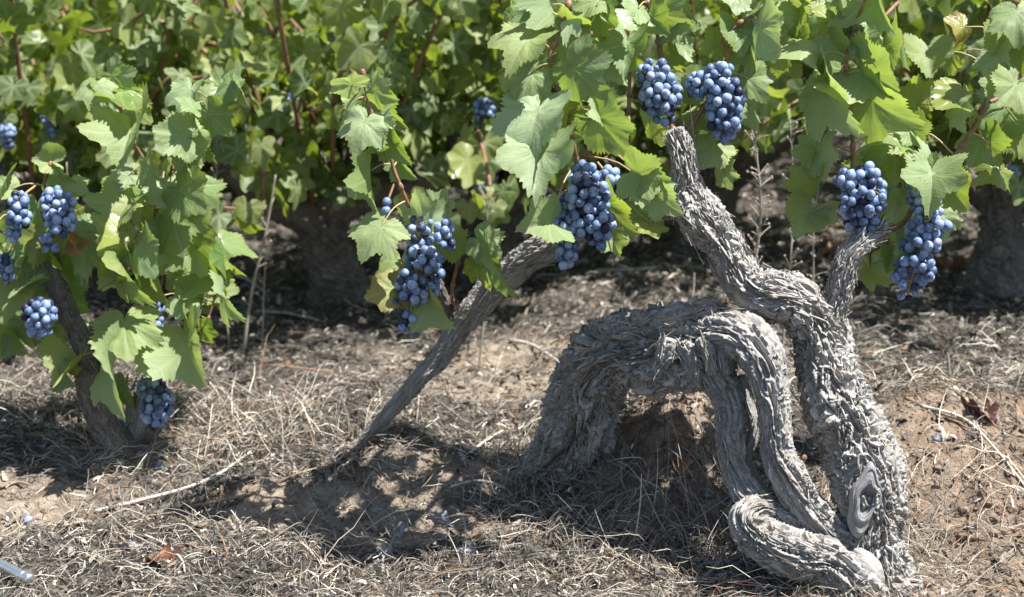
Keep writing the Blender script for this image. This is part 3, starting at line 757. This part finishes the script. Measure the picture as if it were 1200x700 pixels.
# ------------------------------------------------------------------ vine 2: the slanting trunk in the middle
o2 = gpt(425, 520)
V2 = empty('grapevine', o2, 'leaning vine whose thin slanting trunk rises to the right behind two grape clusters', 'grapevine', 'vines in the front row')
limb(V2, 'trunk', [dict(pts=[(408, 534, 2.18, 7), (425, 518, 2.185, 7.5), (446, 494, 2.18, 8), (468, 470, 2.18, 8.5), (492, 443, 2.18, 9.5), (518, 418, 2.18, 11), (536, 388, 2.17, 13), (570, 345, 2.15, 14), (612, 306, 2.12, 15), (670, 274, 2.09, 15), (720, 256, 2.06, 15), (765, 246, 2.02, 14), (800, 232, 1.99, 12)], n=460, k=110, seed=81, twist=0.3, flakes=120, lump=0.4, rough=1.5, grain=2, strips=30)], M_BARK)
limb(V2, 'arm', [dict(pts=[(530, 385, 2.20, 12), (512, 340, 2.12, 10), (500, 300, 2.05, 8), (492, 270, 1.99, 5)], n=100, k=60, seed=83, twist=0.3, lump=0.25, flakes=30)], M_BARKD)
c2 = [add_cane(V2, p, r) for p, r in (
    ([(492, 270, 1.99), (486, 258, 1.97), (472, 225, 1.95), (462, 200, 1.95), (456, 180, 1.95), (440, 150, 1.95), (430, 115, 1.95), (425, 85, 1.95)], 2.6),
    ([(690, 262, 2.09), (688, 225, 1.96), (676, 190, 1.88), (670, 160, 1.86), (660, 130, 1.85), (653, 95, 1.85), (645, 65, 1.85), (660, 30, 1.86), (672, -20, 1.88)], 3.0),
    ([(690, 262, 2.09), (682, 200, 1.9), (705, 140, 1.9), (700, 80, 1.9), (690, 20, 1.9), (700, -40, 1.9)], 2.2),
    ([(535, 375, 2.20), (530, 340, 2.1), (545, 290, 2.03), (575, 285, 2.02)], 2.2))]
cluster(V2, [(492, 272, 1.95, 22), (498, 296, 1.94, 28), (492, 325, 1.935, 30), (484, 352, 1.93, 26), (478, 380, 1.93, 17)], 99, (484, 250, 1.96), 21, label='long tapering grape cluster')
cluster(V2, [(520, 268, 1.96, 12), (527, 285, 1.96, 8)], 12, (505, 258, 1.96), 22)
cluster(V2, [(452, 330, 1.95, 9), (462, 345, 1.95, 11)], 9, (470, 320, 1.96), 23)
cluster(V2, [(452, 242, 1.94, 11)], 2, (462, 215, 1.95), 24)
cluster(V2, [(684, 208, 1.845, 20), (690, 232, 1.835, 26), (698, 258, 1.83, 25), (702, 276, 1.83, 18), (680, 262, 1.83, 20)], 84, (676, 192, 1.88), 25, label='broad grape cluster')
cluster(V2, [(652, 240, 1.85, 17), (659, 266, 1.84, 22), (664, 292, 1.835, 17), (662, 308, 1.835, 11)], 40, (672, 215, 1.87), 26)
cluster(V2, [(714, 208, 1.91, 13), (722, 226, 1.92, 13)], 20, (700, 190, 1.92), 27)
table(V2, c2, 1.95, '''
412 100 165 36 150 p -2
434 98 78 28 130 m
438 106 -38 36 30 m -1
428 143 -112 54 15 p -3
416 118 120 28 20 m
445 140 -86 40 70 p
442 112 -62 60 40 d 4
458 160 -74 50 45 g
446 176 195 26 30 g
434 200 -94 72 55 m -2
446 266 -128 58 20 m -3
497 262 96 54 160 w -1
510 245 62 38 145 p 1
460 340 196 42 15 r -1
466 345 -120 34 10 y -2
502 352 -58 52 25 m -1
524 286 -18 48 35 g 3
562 282 -40 40 25 m 3
572 298 -82 72 58 b 1
566 300 -50 40 40 g 4
555 312 -100 28 160 y 3
468 310 -105 40 20 g 6
470 190 -60 40 40 b 2
''', 12)
table(V2, c2, 1.86, '''
618 46 -130 50 30 y -2
620 10 -84 32 40 d
632 28 -52 42 15 m -1
646 6 -74 54 66 p -1
614 66 -95 34 20 g 1
622 86 -112 62 20 m -2
630 130 -112 72 12 w -3
634 176 -100 86 12 p -4
648 132 -55 50 45 g
658 110 -38 38 160 y
672 80 -50 66 48 b -4
662 34 -30 54 30 m
700 2 196 40 20 g
705 8 -95 54 25 g
668 22 12 36 76 w
680 60 -58 50 160 y 2
722 74 -80 46 160 p 1
702 138 -58 82 35 b -5
702 134 -85 44 70 w -4
644 262 188 44 20 m -3
710 240 -62 58 25 g 4
718 280 -72 32 20 m -2
748 204 -22 54 12 m -5
752 206 -80 42 25 b -4
770 230 -50 44 30 p -4
740 240 -50 64 25 g 5
762 262 -70 34 160 y 6
720 20 -80 46 150 p 2
735 50 -100 48 20 g 3
660 160 -50 40 30 g 5
600 20 -100 40 30 y 5
''', 13)

# ------------------------------------------------------------------ vine 3: the small vine on the left
o3 = gpt(140, 525)
V3 = empty('grapevine', o3, 'small leafy vine with a short bent trunk and low hanging clusters at the left', 'grapevine', 'vines in the front row')
M_BARKM = bark_material('brown_bark', (0.05, 0.042, 0.036), (0.18, 0.155, 0.13), (0.34, 0.31, 0.275), (0.19, 0.15, 0.115))
limb(V3, 'trunk', [dict(pts=[(168, 560, 2.17, 22), (144, 528, 2.17, 18), (118, 490, 2.165, 15), (104, 455, 2.16, 13), (102, 420, 2.16, 12), (92, 392, 2.16, 11), (74, 355, 2.16, 10), (62, 320, 2.16, 10), (58, 290, 2.16, 7)], n=300, k=120, seed=91, twist=0.4, flakes=260, lump=.28, rough=1.2)], M_BARKM)
limb(V3, 'arm', [dict(pts=[(150, 525, 2.19, 13), (160, 485, 2.2, 12), (166, 458, 2.21, 11), (172, 436, 2.21, 9), (176, 420, 2.21, 6)], n=90, k=60, seed=95, twist=.3, flakes=40, lump=.25)], M_BARK)
c3 = [add_cane(V3, p, r) for p, r in (
    ([(175, 440, 2.22), (173, 400, 2.2), (171, 345, 2.19), (176, 285, 2.18), (184, 245, 2.18), (191, 222, 2.18), (205, 195, 2.18), (232, 155, 2.18), (248, 120, 2.18), (270, 85, 2.2)], 3.2),
    ([(191, 222, 2.18), (170, 190, 2.17), (152, 155, 2.17), (140, 125, 2.17), (130, 100, 2.18), (128, 80, 2.19)], 2.4),
    ([(58, 290, 2.17), (60, 250, 2.15), (52, 215, 2.15), (60, 190, 2.15)], 2.4),
    ([(62, 330, 2.18), (40, 300, 2.16), (15, 280, 2.15), (-20, 260, 2.15)], 2.4),
    ([(176, 425, 2.21), (205, 405, 2.19), (225, 400, 2.18), (245, 370, 2.18), (258, 320, 2.19)], 2.0),
    ([(100, 440, 2.16), (88, 420, 2.14), (75, 435, 2.13)], 1.8))]
cluster(V3, [(178, 458, 2.15, 18), (184, 472, 2.14, 22), (182, 487, 2.14, 17)], 46, (176, 440, 2.19), 31, r=0.0072)
cluster(V3, [(46, 368, 2.09, 20), (46, 382, 2.09, 16)], 38, (55, 345, 2.13), 32, r=0.0072)
cluster(V3, [(68, 240, 2.11, 22), (72, 262, 2.10, 20), (60, 285, 2.10, 15)], 44, (60, 220, 2.14), 33, r=0.0072)
cluster(V3, [(22, 235, 2.11, 13), (22, 255, 2.11, 15), (16, 275, 2.11, 9)], 22, (45, 215, 2.14), 34, r=0.0072)
cluster(V3, [(178, 358, 2.24, 15), (180, 380, 2.24, 13), (196, 295, 2.24, 9)], 28, (176, 335, 2.21), 35, r=0.0072)
cluster(V3, [(4, 310, 2.13, 12), (8, 325, 2.13, 9)], 12, (15, 285, 2.15), 36, r=0.0072)
table(V3, c3, 2.16, '''
112 101 -96 38 10 m -3
132 90 -42 54 45 m -2
140 110 -60 50 150 g -1
158 125 -48 44 25 d 2
152 156 -100 56 8 m -5
220 164 -112 56 5 m -5
216 160 165 48 10 m -4
228 160 -58 52 30 g -2
240 126 130 50 165 p
222 105 -110 44 20 p 1
246 134 -48 46 20 g -4
262 104 62 50 160 m 2
282 92 -90 48 60 p
270 100 -120 40 20 d -1
226 126 150 28 60 b -4
172 192 -72 52 50 m -3
150 206 196 42 30 p
212 222 -40 56 20 g -3
236 215 -80 52 60 p 1
150 240 -122 54 30 y -1
182 210 -90 34 20 d 4
168 242 -90 40 150 y 3
205 250 -82 66 30 g -2
222 272 -74 72 30 b -1
146 284 196 46 160 y -4
150 286 -85 34 60 p -3
108 272 -105 56 15 b 4
142 322 -152 48 20 y -3
140 304 -76 78 66 m -4
163 292 -60 54 25 b -5
186 330 -70 46 45 g -3
212 350 -30 44 160 p -3
262 345 -75 44 70 w -2
244 322 -45 44 20 d 3
262 300 -85 44 60 g 4
146 378 -78 52 10 g -5
134 422 -104 74 66 p -5
146 450 -90 46 40 d 2
220 400 -76 74 45 p -4
236 385 -20 38 30 d 2
216 372 -85 44 72 m -3
86 430 -130 42 40 y -3
76 435 -60 34 60 d -2
80 430 60 24 160 y -2
62 190 170 34 20 m
56 196 100 24 150 p
70 205 -40 40 20 y
12 222 185 30 20 m -2
0 220 -100 50 30 g
42 245 -95 50 40 d 2
50 280 -110 52 150 y -4
30 300 -120 34 70 w -4
38 330 205 44 66 p -4
58 300 -60 52 15 g -2
70 330 -55 64 20 d 1
18 330 -105 74 20 y 0
8 300 -80 70 25 g 2
36 378 -95 46 30 g 3
0 380 -90 56 150 m 1
82 215 -80 34 150 m
93 276 -30 22 40 o -4
90 284 -80 20 60 o -4
18 395 -60 40 30 d 2
''', 14)
# scattered extra leaves deeper inside the three front vines (kept below a hundred each)
g_ = random.Random(99)
for vine, cs, Y0, boxes in ((V1, c1, 1.98, [(740, -40, 960, 90, 12)]), (V2, c2, 1.97, [(600, -40, 740, 90, 10)]), (V3, c3, 2.24, [(120, 180, 260, 380, 16), (0, 230, 90, 400, 8)])):
    for (xa, ya, xb, yb, n) in boxes:
        for k in range(n):
            add_leaf(vine, cs, g_.uniform(xa, xb), g_.uniform(ya, yb), g_.uniform(-150, -30), g_.uniform(32, 55), g_.choice([20, 40, 150, 60, -40]), g_.choice('ggdmyb'), Y0 + g_.uniform(-.03, .08), g_.randrange(10 ** 6))

# ------------------------------------------------------------------ the vines behind
def crown_mesh(seed, lib, nshoot, per, size, R=0.62, top=1.05, thick=True):
    g = np.random.default_rng(seed); B = Buf(); C = Buf(); tips = []
    for s in range(nshoot):
        a = 2 * np.pi * (s + g.uniform(-.35, .35)) / nshoot; r0 = g.uniform(0.03, 0.22); z0 = g.uniform(0.25, 0.42)
        rr = g.uniform(0.45, 1.0) * R; hh = g.uniform(0.3, 1.0) * (top - z0) if s % 2 else g.uniform(-0.02, 0.30)
        p0 = np.array([math.cos(a) * r0, math.sin(a) * r0, z0]); p2 = np.array([math.cos(a + .3) * rr, math.sin(a + .3) * rr, z0 + hh]); p1 = (p0 + p2) / 2 + np.array([math.cos(a) * .05, math.sin(a) * .05, 0.12]); p3 = p2 + np.array([math.cos(a) * .12, math.sin(a) * .12, g.uniform(-.15, .05)])
        CP = spline([p0, p1, p2, p3], [1] * 4, per * 3)[0][:, :3]
        if thick: tube(C, [p0, p1, p2, p3], [0.006, 0.005, 0.004, 0.002], 12, 5)
        for k in range(per):
            c = CP[int((k + g.random()) * 3) % len(CP)]
            pd = g.normal(0, 1, 3); pd[2] = pd[2] * 0.5 + 0.2; pd /= np.linalg.norm(pd)
            q = c + pd * g.uniform(0.02, 0.11)
            q[2] = max(q[2], 0.27 + 0.06 * g.random())
            out = np.array([q[0], q[1], 0.0]); out /= np.linalg.norm(out) + 1e-6
            T = out * g.uniform(0.1, 0.9) + np.array([0, 0, -g.uniform(0.3, 1.2)]) + g.normal(0, .45, 3); T /= np.linalg.norm(T)
            n = out * 0.7 + np.array([0.1, 0, g.uniform(-0.2, 0.6)]) + g.normal(0, .5, 3); n -= T * (n @ T); n /= np.linalg.norm(n)
            Xv = np.cross(T, n); V, Q, T3, A = lib[g.integers(len(lib))]
            L = size * g.uniform(0.65, 1.15)
            W = q + (V[:, :1] * Xv + V[:, 1:2] * T + V[:, 2:] * n) * L
            hue = 'ggdddddddyyy'[g.integers(12)]; h = np.array(HUE[hue]) + np.array([g.uniform(0, .2), g.uniform(0, .1), 0])
            B.add(W, Q[:, ::-1], T3[:, ::-1], tint=np.tile(h, (len(V), 1)), rnd=np.full(len(V), g.random()), **A)
    me = B.mesh('crown'); me.materials.append(M_FOL_SHADE)
    mc = None
    if thick: mc = C.mesh('canes'); mc.materials.append(M_CANE)
    return me, mc
def berry_clump(g, c, n, R, H):
    b = Buf(); W = [(c[0], c[1], c[2] - H * t, R * (1 - 0.5 * t)) for t in (0, .5, 1)]
    P = pack(W, 0.0075, n, g); V, T = I2, I2T
    for p in P: b.add(V * 0.0075 * g.uniform(.85, 1.1) + p, None, T, rnd=np.full(len(V), g.random()))
    me = b.mesh('grape_cluster'); me.materials.append(M_BERRYB); return me
def back_trunk(seed, heavy):
    g = np.random.default_rng(seed); b = Buf(); n, k = (150, 70) if heavy else (50, 24)
    lx, ly = g.uniform(-.09, .09, 2)
    gnarl(b, [(0, 0, -0.06, .075), (0.01, 0, .05, .062), (lx * .6, ly * .6, .17, .05), (lx, ly, .28, .055), (lx * 1.2, ly, .36, .03)], n, k, seed, px=False, lump=.35, rough=1.4 if heavy else 1, flakes=120 if heavy else 0)
    for s in range(4):
        a = s * 1.57 + g.uniform(-.5, .5); d = np.array([math.cos(a), math.sin(a)]); l = g.uniform(.15, .3)
        gnarl(b, [(lx * .8, ly * .8, .2, .045), (lx + d[0] * l * .5, ly + d[1] * l * .5, .27, .036), (lx + d[0] * l, ly + d[1] * l, .33 + g.uniform(-.03, .1), .028), (lx + d[0] * l * 1.15, ly + d[1] * l * 1.15, .42, .015)], max(30, n // 2), max(18, k // 2), seed + s, px=False, lump=.35, rough=1.2 if heavy else 1, flakes=30 if heavy else 0)
    me = b.mesh('trunk'); me.materials.append(M_BARKD); return me
def back_vine(loc, seed, lib, ns, per, size, heavy, label, group, rz=0, sc=1.0):
    o = empty('grapevine', loc, label, 'grapevine', group)
    link('trunk', back_trunk(seed, heavy), None, o)
    cm, cc = crown_mesh(seed, lib, ns, per, size); link('crown', cm, None, o); link('canes', cc, None, o)
    o.rotation_euler = (0, 0, rz); o.scale = (sc,) * 3
    return o
def gloc(x, y): return (x, y, float(gz(x, y, False)) - 0.01)
ROW1 = [(-1.72, 3.1, 'far left vine of the row behind, above the leftmost leaves, cut by the picture edge'),
        (-1.0, 3.2, 'second vine of the row behind, rising behind the small left vine'),
        (-0.385, 3.15, 'vine with a thick dark leaning trunk standing left of the long tapering cluster'),
        (-0.05, 3.35, 'dark stumpy vine behind, between the tapering cluster and the broad cluster'),
        (0.46, 3.4, 'vine behind the old gnarled vine, its crown above the arched trunk'),
        (1.03, 2.97, 'thick black trunked vine behind at the right, beyond the long hanging cluster'),
        (1.85, 3.2, 'vine of the row behind cut by the right edge of the picture')]
GR = 'vines in the row behind'
row1 = []
for k, (x, y, lab) in enumerate(ROW1):
    o = back_vine(gloc(x, y), 300 + k, FAR, 25, 32, 0.048, True, lab, GR, rz=k * 1.3)
    row1.append(o)
    if k == 5: o.scale = (0.92, 0.92, 1.0)
bpy.context.view_layer.update()
b = Buf(); gnarl(b, [(722, 362, 3.12, 7), (740, 352, 3.16, 11), (762, 340, 3.22, 12), (782, 322, 3.3, 11), (796, 300, 3.4, 11), (806, 275, 3.5, 9)], 120, 50, 390, rough=1.2, lump=.35, flakes=40)
o = link('arm', b.mesh('arm'), M_BARKD, row1[4]); o.matrix_parent_inverse = row1[4].matrix_world.inverted(); o['label'] = 'low dark arm trailing near the ground'
# hanging dark clusters of that row
for k, (px, py, Y, R, vi) in enumerate([(322, 128, 2.95, 15, 2), (567, 128, 2.95, 15, 3), (60, 138, 2.9, 12, 0), (300, 165, 2.95, 10, 2), (575, 195, 3.0, 12, 3), (1185, 205, 2.75, 10, 5), (8, 155, 2.85, 9, 0), (340, 120, 3.0, 10, 2), (560, 210, 3.05, 9, 3)]):
    v = row1[vi]; bpy.context.view_layer.update()
    Mi = Matrix.LocRotScale(v.location, v.rotation_euler, v.scale).inverted(); c = Mi @ at(px, py, Y); m = mpp(px, py, Y)
    link('grape_cluster', berry_clump(np.random.default_rng(500 + k), np.array(c), 34, R * m, R * m * 1.6), None, v)
ROW2L = ['leafy vine in the second row behind at the far left', 'second leafy vine from the left in the second row behind', 'leafy vine in the second row behind, left of the centre', 'middle leafy vine of the second row behind', 'leafy vine in the second row behind, right of the centre', 'last leafy vine at the right of the second row behind']
protos = []
for k in range(3):
    protos.append(back_vine(gloc(-1.25 + 1.25 * k, 4.15 + .06 * k), 400 + k, FAR, 24, 28, 0.054, False, ROW2L[1 + k], 'vines in the second row behind', rz=k))
for k, (x, y) in enumerate([(-2.45, 4.2), (3.35, 4.25)]):
    dup(protos[k], gloc(x, y), 2.1 + k, 1.05, [ROW2L[0], ROW2L[5]][k], 'vines in the second row behind')
dup(protos[0], gloc(2.35, 4.2), 4.0, 1.0, ROW2L[4], 'vines in the second row behind')
far_protos = []
FARL = 'leafy green vine in the distant rows at the top of the picture'
for k in range(3):
    far_protos.append(back_vine(gloc(-1.7 + 1.4 * k, 5.2), 450 + k, FAR2, 20, 26, 0.058, False, FARL, 'vines in the distant rows', rz=k))
g_ = np.random.default_rng(77); cnt = 0
for y in (5.2, 7.2, 9.2, 11.2, 13.5, 16.5, 20, 25):
    x = -(0.40 * y + 0.6) + g_.uniform(0, .8)
    while x < 0.40 * y + 0.8:
        if not (y == 5.2 and -2.4 < x < 1.7) and not (8 < y < 10 and -2.9 < x < -2.1):
            dup(far_protos[cnt % 3], gloc(x, y + g_.uniform(-.25, .25)), g_.uniform(0, 6), g_.uniform(.9, 1.15), FARL, 'vines in the distant rows'); cnt += 1
        x += g_.uniform(1.3, 1.7) * (1 if y < 16 else 1.25)

# ------------------------------------------------------------------ weeds, twigs, dead leaves and odds and ends
M_WEED = simple('weed_stalk', (0.22, 0.19, 0.15), (0.42, 0.38, 0.32), 40, 0.8)
def weed(px, py, top, Y, seed, label, lean=0, nb=26, r=0.0016, burr=True):
    g = random.Random(seed); base = at(px, py, Y); base.z = float(gz(base.x, base.y)) - 0.005
    tp = at(px + lean, top, Y); o = empty('dry_weed', base, label, 'dry weed', 'dead weed stalks'); b = Buf()
    P = [Vector((0, 0, 0)), (tp - base) * .35 + Vector((g.uniform(-.01, .01), 0, 0)), (tp - base) * .7 + Vector((g.uniform(-.012, .012), 0, 0)), tp - base]
    tube(b, P, [r * 1.5, r * 1.2, r, r * .6], 30, 6); C = spline(P, [1] * 4, 60)[0][:, :3]
    for k in range(nb):
        q = Vector(C[g.randrange(12, 60)]); d = Vector((g.uniform(-1, 1), g.uniform(-.6, .6), g.uniform(.2, 1.2))).normalized() * g.uniform(.01, .035)
        tube(b, [q, q + d * .5 + Vector((0, 0, .002)), q + d], [r * .6, r * .45, r * .3], 6, 4)
        if burr:
            s = g.uniform(.0010, .0026); V = I1 * s * np.array([1, 1, 1.3]); b.add(V + np.array(q + d), None, I1T)
    bpy.data.objects.remove(o); o = link('dry_weed', b.mesh('dry_weed'), M_WEED); o.location = base; tag(o, label, 'dry weed', 'dead weed stalks')
weed(893, 322, 165, 2.42, 1, 'tall grey dead weed stalk right of the gnarled trunk', -8, 70, .0022)
weed(920, 318, 140, 2.46, 2, 'second thinner dead weed stalk just right of the tall grey one', 6, 50, .0016)
weed(278, 275, 205, 2.75, 3, 'dry reddish weed between the left vine and the dark trunk', 45, 14, .0026)
weed(262, 262, 190, 2.8, 4, 'bushy dry weed tangle behind the left vine', -8, 60, .0014)
weed(300, 255, 200, 2.8, 5, 'thin pale weed with forked tip beside the dark trunk', 10, 16, .0013)
weed(560, 300, 235, 2.6, 6, 'small dry twiggy weed behind the tapering cluster', 10, 14, .0016)
weed(958, 315, 200, 2.5, 7, 'short wispy dead weed under the compact cluster', 4, 40, .0013)
weed(48, 280, 190, 2.6, 8, 'dry thistle like weed with burrs beside the leftmost grapes', 30, 20, .0018)
def twig(pts, r, label, mat=None, forks=0, lift=0.006):
    P = [gpt(a, b) for a, b in pts]; base = P[0].copy()
    o = empty('dry_twig', base, label, 'twig', 'dry twigs lying on the ground')
    b = Buf(); Q = [p - base + Vector((0, 0, lift + (0.006 if 0 < i < len(P) - 1 else 0))) for i, p in enumerate(P)]
    k = mpp(pts[0][0], pts[0][1], P[0].y)
    tube(b, Q, [r * k * (1 - .5 * i / len(Q)) for i in range(len(Q))], 12 * len(Q), 7)
    o_ = link('dry_twig', b.mesh('dry_twig'), mat or M_TWIG)
    bpy.data.objects.remove(o); o_.location = base
    tag(o_, label, 'twig', 'dry twigs lying on the ground')
twig([(112, 604), (165, 595), (220, 580), (260, 562), (296, 532)], 2.6, 'long pale curved twig lying below the left vine')
twig([(170, 632), (195, 648), (213, 665), (217, 676)], 1.8, 'short curved straw stem arching over the brown leaf')
twig([(525, 576), (560, 572), (590, 580), (604, 590)], 1.8, 'thin bowed straw stem in the middle foreground')
twig([(540, 545), (565, 528), (590, 508)], 2.2, 'short white twig left of the arched limb foot')
twig([(598, 402), (625, 412), (655, 428)], 2.2, 'white twig lying beyond the arched limb')
twig([(600, 620), (630, 610), (656, 594)], 2.4, 'pale straight twig in front of the arched limb foot')
twig([(275, 326), (290, 333), (310, 345)], 2.2, 'short pale twig lying in the sun left of the dark trunk')
twig([(300, 368), (335, 373), (372, 378)], 1.7, 'thin pale twig lying below the dark trunk')
twig([(215, 600), (290, 588), (360, 560), (430, 540)], 2.0, 'long brown twig running across the middle of the grass', M_TWIGB)
twig([(560, 660), (600, 640), (640, 615)], 1.6, 'thin grey twig lying in the lower middle grass', M_TWIGB)
twig([(1080, 480), (1130, 500), (1170, 540), (1205, 580)], 1.8, 'bent straw stem lying across the orange bank')
twig([(1060, 470), (1100, 492), (1150, 505)], 2.2, 'brown root like twig on top of the orange bank', M_TWIGB)
twig([(0, 575), (20, 574), (34, 572)], 2.4, 'dark brown twig at the left edge of the picture', M_TWIGB)
twig([(700, 320), (740, 322), (800, 318), (830, 320)], 2.0, 'pale twig behind the old vine, below the dark crown')
# thin straw stem leaning upright in front of the arch
for (x0, y0, x1, y1, lab) in ((742, 640, 752, 555, 'upright straw stem in front of the arched limb'), (808, 362, 814, 320, 'pale straw standing behind the top of the arch'), (920, 698, 932, 640, 'pale straw leaning on the twisted root')):
    a = gpt(x0, y0); c = at(x1, y1, a.y + .02); b = Buf(); tube(b, [Vector((0, 0, -.004)), (c - a) * .5 + Vector((.003, 0, 0)), c - a], [.0013, .0011, .0006], 16, 6)
    o = link('straw_stem', b.mesh('straw_stem'), M_TWIG); o.location = a; tag(o, lab, 'straw', 'standing straw stems')
def dead_leaf(px, py, ln, ang, col, label, seed, tilt=0.5):
    p = gpt(px, py); s = ln * mpp(px, py, p.y)
    V, Q, T, A = leaf_mesh('d', seed, nth=90, fold=.7, droop=.9, side=-.5, curl=.5, wave=.22)
    a = math.radians(ang); R = np.array(Matrix.Rotation(a, 3, 'Z') @ Matrix.Rotation(tilt, 3, 'X'))
    V = (V * s) @ R.T; V[:, 2] -= np.percentile(V[:, 2], 22)
    o = link('dead_leaf', mesh_np('dead_leaf', V, Q[:, ::-1], T[:, ::-1], A), col); o.location = p
    tag(o, label, 'dead leaf', 'fallen dead leaves')
M_DL1 = simple('rust_leaf', (0.12, 0.05, 0.03), (0.34, 0.15, 0.07), 50, .6); M_DL2 = simple('maroon_leaf', (0.06, 0.025, 0.02), (0.14, 0.06, 0.05), 50, .6)
M_DL3 = simple('grey_leaf', (0.17, 0.18, 0.20), (0.32, 0.33, 0.36), 50, .7); M_DL4 = simple('orange_leaf', (0.22, 0.12, 0.075), (0.42, 0.26, 0.17), 50, .7)
dead_leaf(188, 664, 22, 60, M_DL1, 'curled rust brown dead leaf near the lower left corner', 701)
dead_leaf(268, 592, 17, 150, M_DL4, 'crumpled pale orange dead leaf right of the long pale twig', 702)
dead_leaf(1150, 492, 24, 200, M_DL2, 'dark maroon dead leaf on the bank at the right', 703)
dead_leaf(460, 628, 18, 20, M_DL3, 'flat grey dead leaf in the lower middle grass', 704, .2)
dead_leaf(452, 660, 15, 120, M_DL3, 'crumpled grey dead leaf just below the flat grey one', 705)
dead_leaf(518, 615, 14, 250, M_DL3, 'small grey dead leaf right of the flat grey one', 706)
dead_leaf(795, 548, 20, 10, M_DL4, 'pinkish tan dead leaf lying on the mound under the arch', 707)
dead_leaf(980, 300, 20, 90, M_DL4, 'small orange dead leaf far behind the stub arm', 708)
dead_leaf(1118, 318, 18, 300, M_DL1, 'rust dead leaf on the ground right of the long cluster', 709)
dead_leaf(152, 648, 14, 250, M_DL3, 'small silvery dead leaf left of the rust brown leaf', 710)
for k, (px, py, lab) in enumerate([(188, 552, 'fallen grape on the grass below the left cluster'), (33, 615, 'fallen dark grape near the left edge')]):
    p = gpt(px, py); o = link('fallen_grape', BERRIES[k]); o.location = p + Vector((0, 0, .007)); tag(o, lab, 'grape', 'grapes fallen on the ground')
for k, (px, py, s, lab) in enumerate([(545, 648, .012, 'grey clod of earth in the lower middle'), (440, 600, .010, 'dark grey clod beside the long brown twig'), (350, 582, .008, 'pale pebble on the bare sandy patch'), (1100, 515, .009, 'small stone on the orange bank'), (240, 470, .01, 'dark clod right of the low left cluster')]):
    p = gpt(px, py); V = I3 * (1 + .5 * fbm(I3[:, 0] * 1.8 + k, I3[:, 1] * 1.8, I3[:, 2] * 1.8, 3, k))[:, None] * s * np.array([1.2, .9, .65])
    o = link('clod', mesh_np('clod', V, None, I3T, smooth=False), M_CLOD); o.location = p + Vector((0, 0, s * .25)); tag(o, lab, 'clod', 'clods and stones')
# the shiny tube at the lower left
a = gpt(-40, 662) + Vector((0, 0, .03)); c = gpt(37, 692) + Vector((0, 0, .016)); d = (c - a); L = d.length; r = 5.6 * mpp(20, 685, c.y)
o = empty('metal_tube', a, 'shiny silver metal tube poking in at the lower left corner', 'metal tube')
b = Buf(); tube(b, [(0, 0, 0), d * .5, d * .93], [r, r, r], 20, 24); link('tube', b.mesh('tube'), M_METAL, o)
b = Buf(); tube(b, [d * .92, d * .96, d * .99, d], [r * 1.12, r * 1.12, r * 1.0, r * .8], 20, 24); link('end_ferrule', b.mesh('end_ferrule'), M_METAL, o)
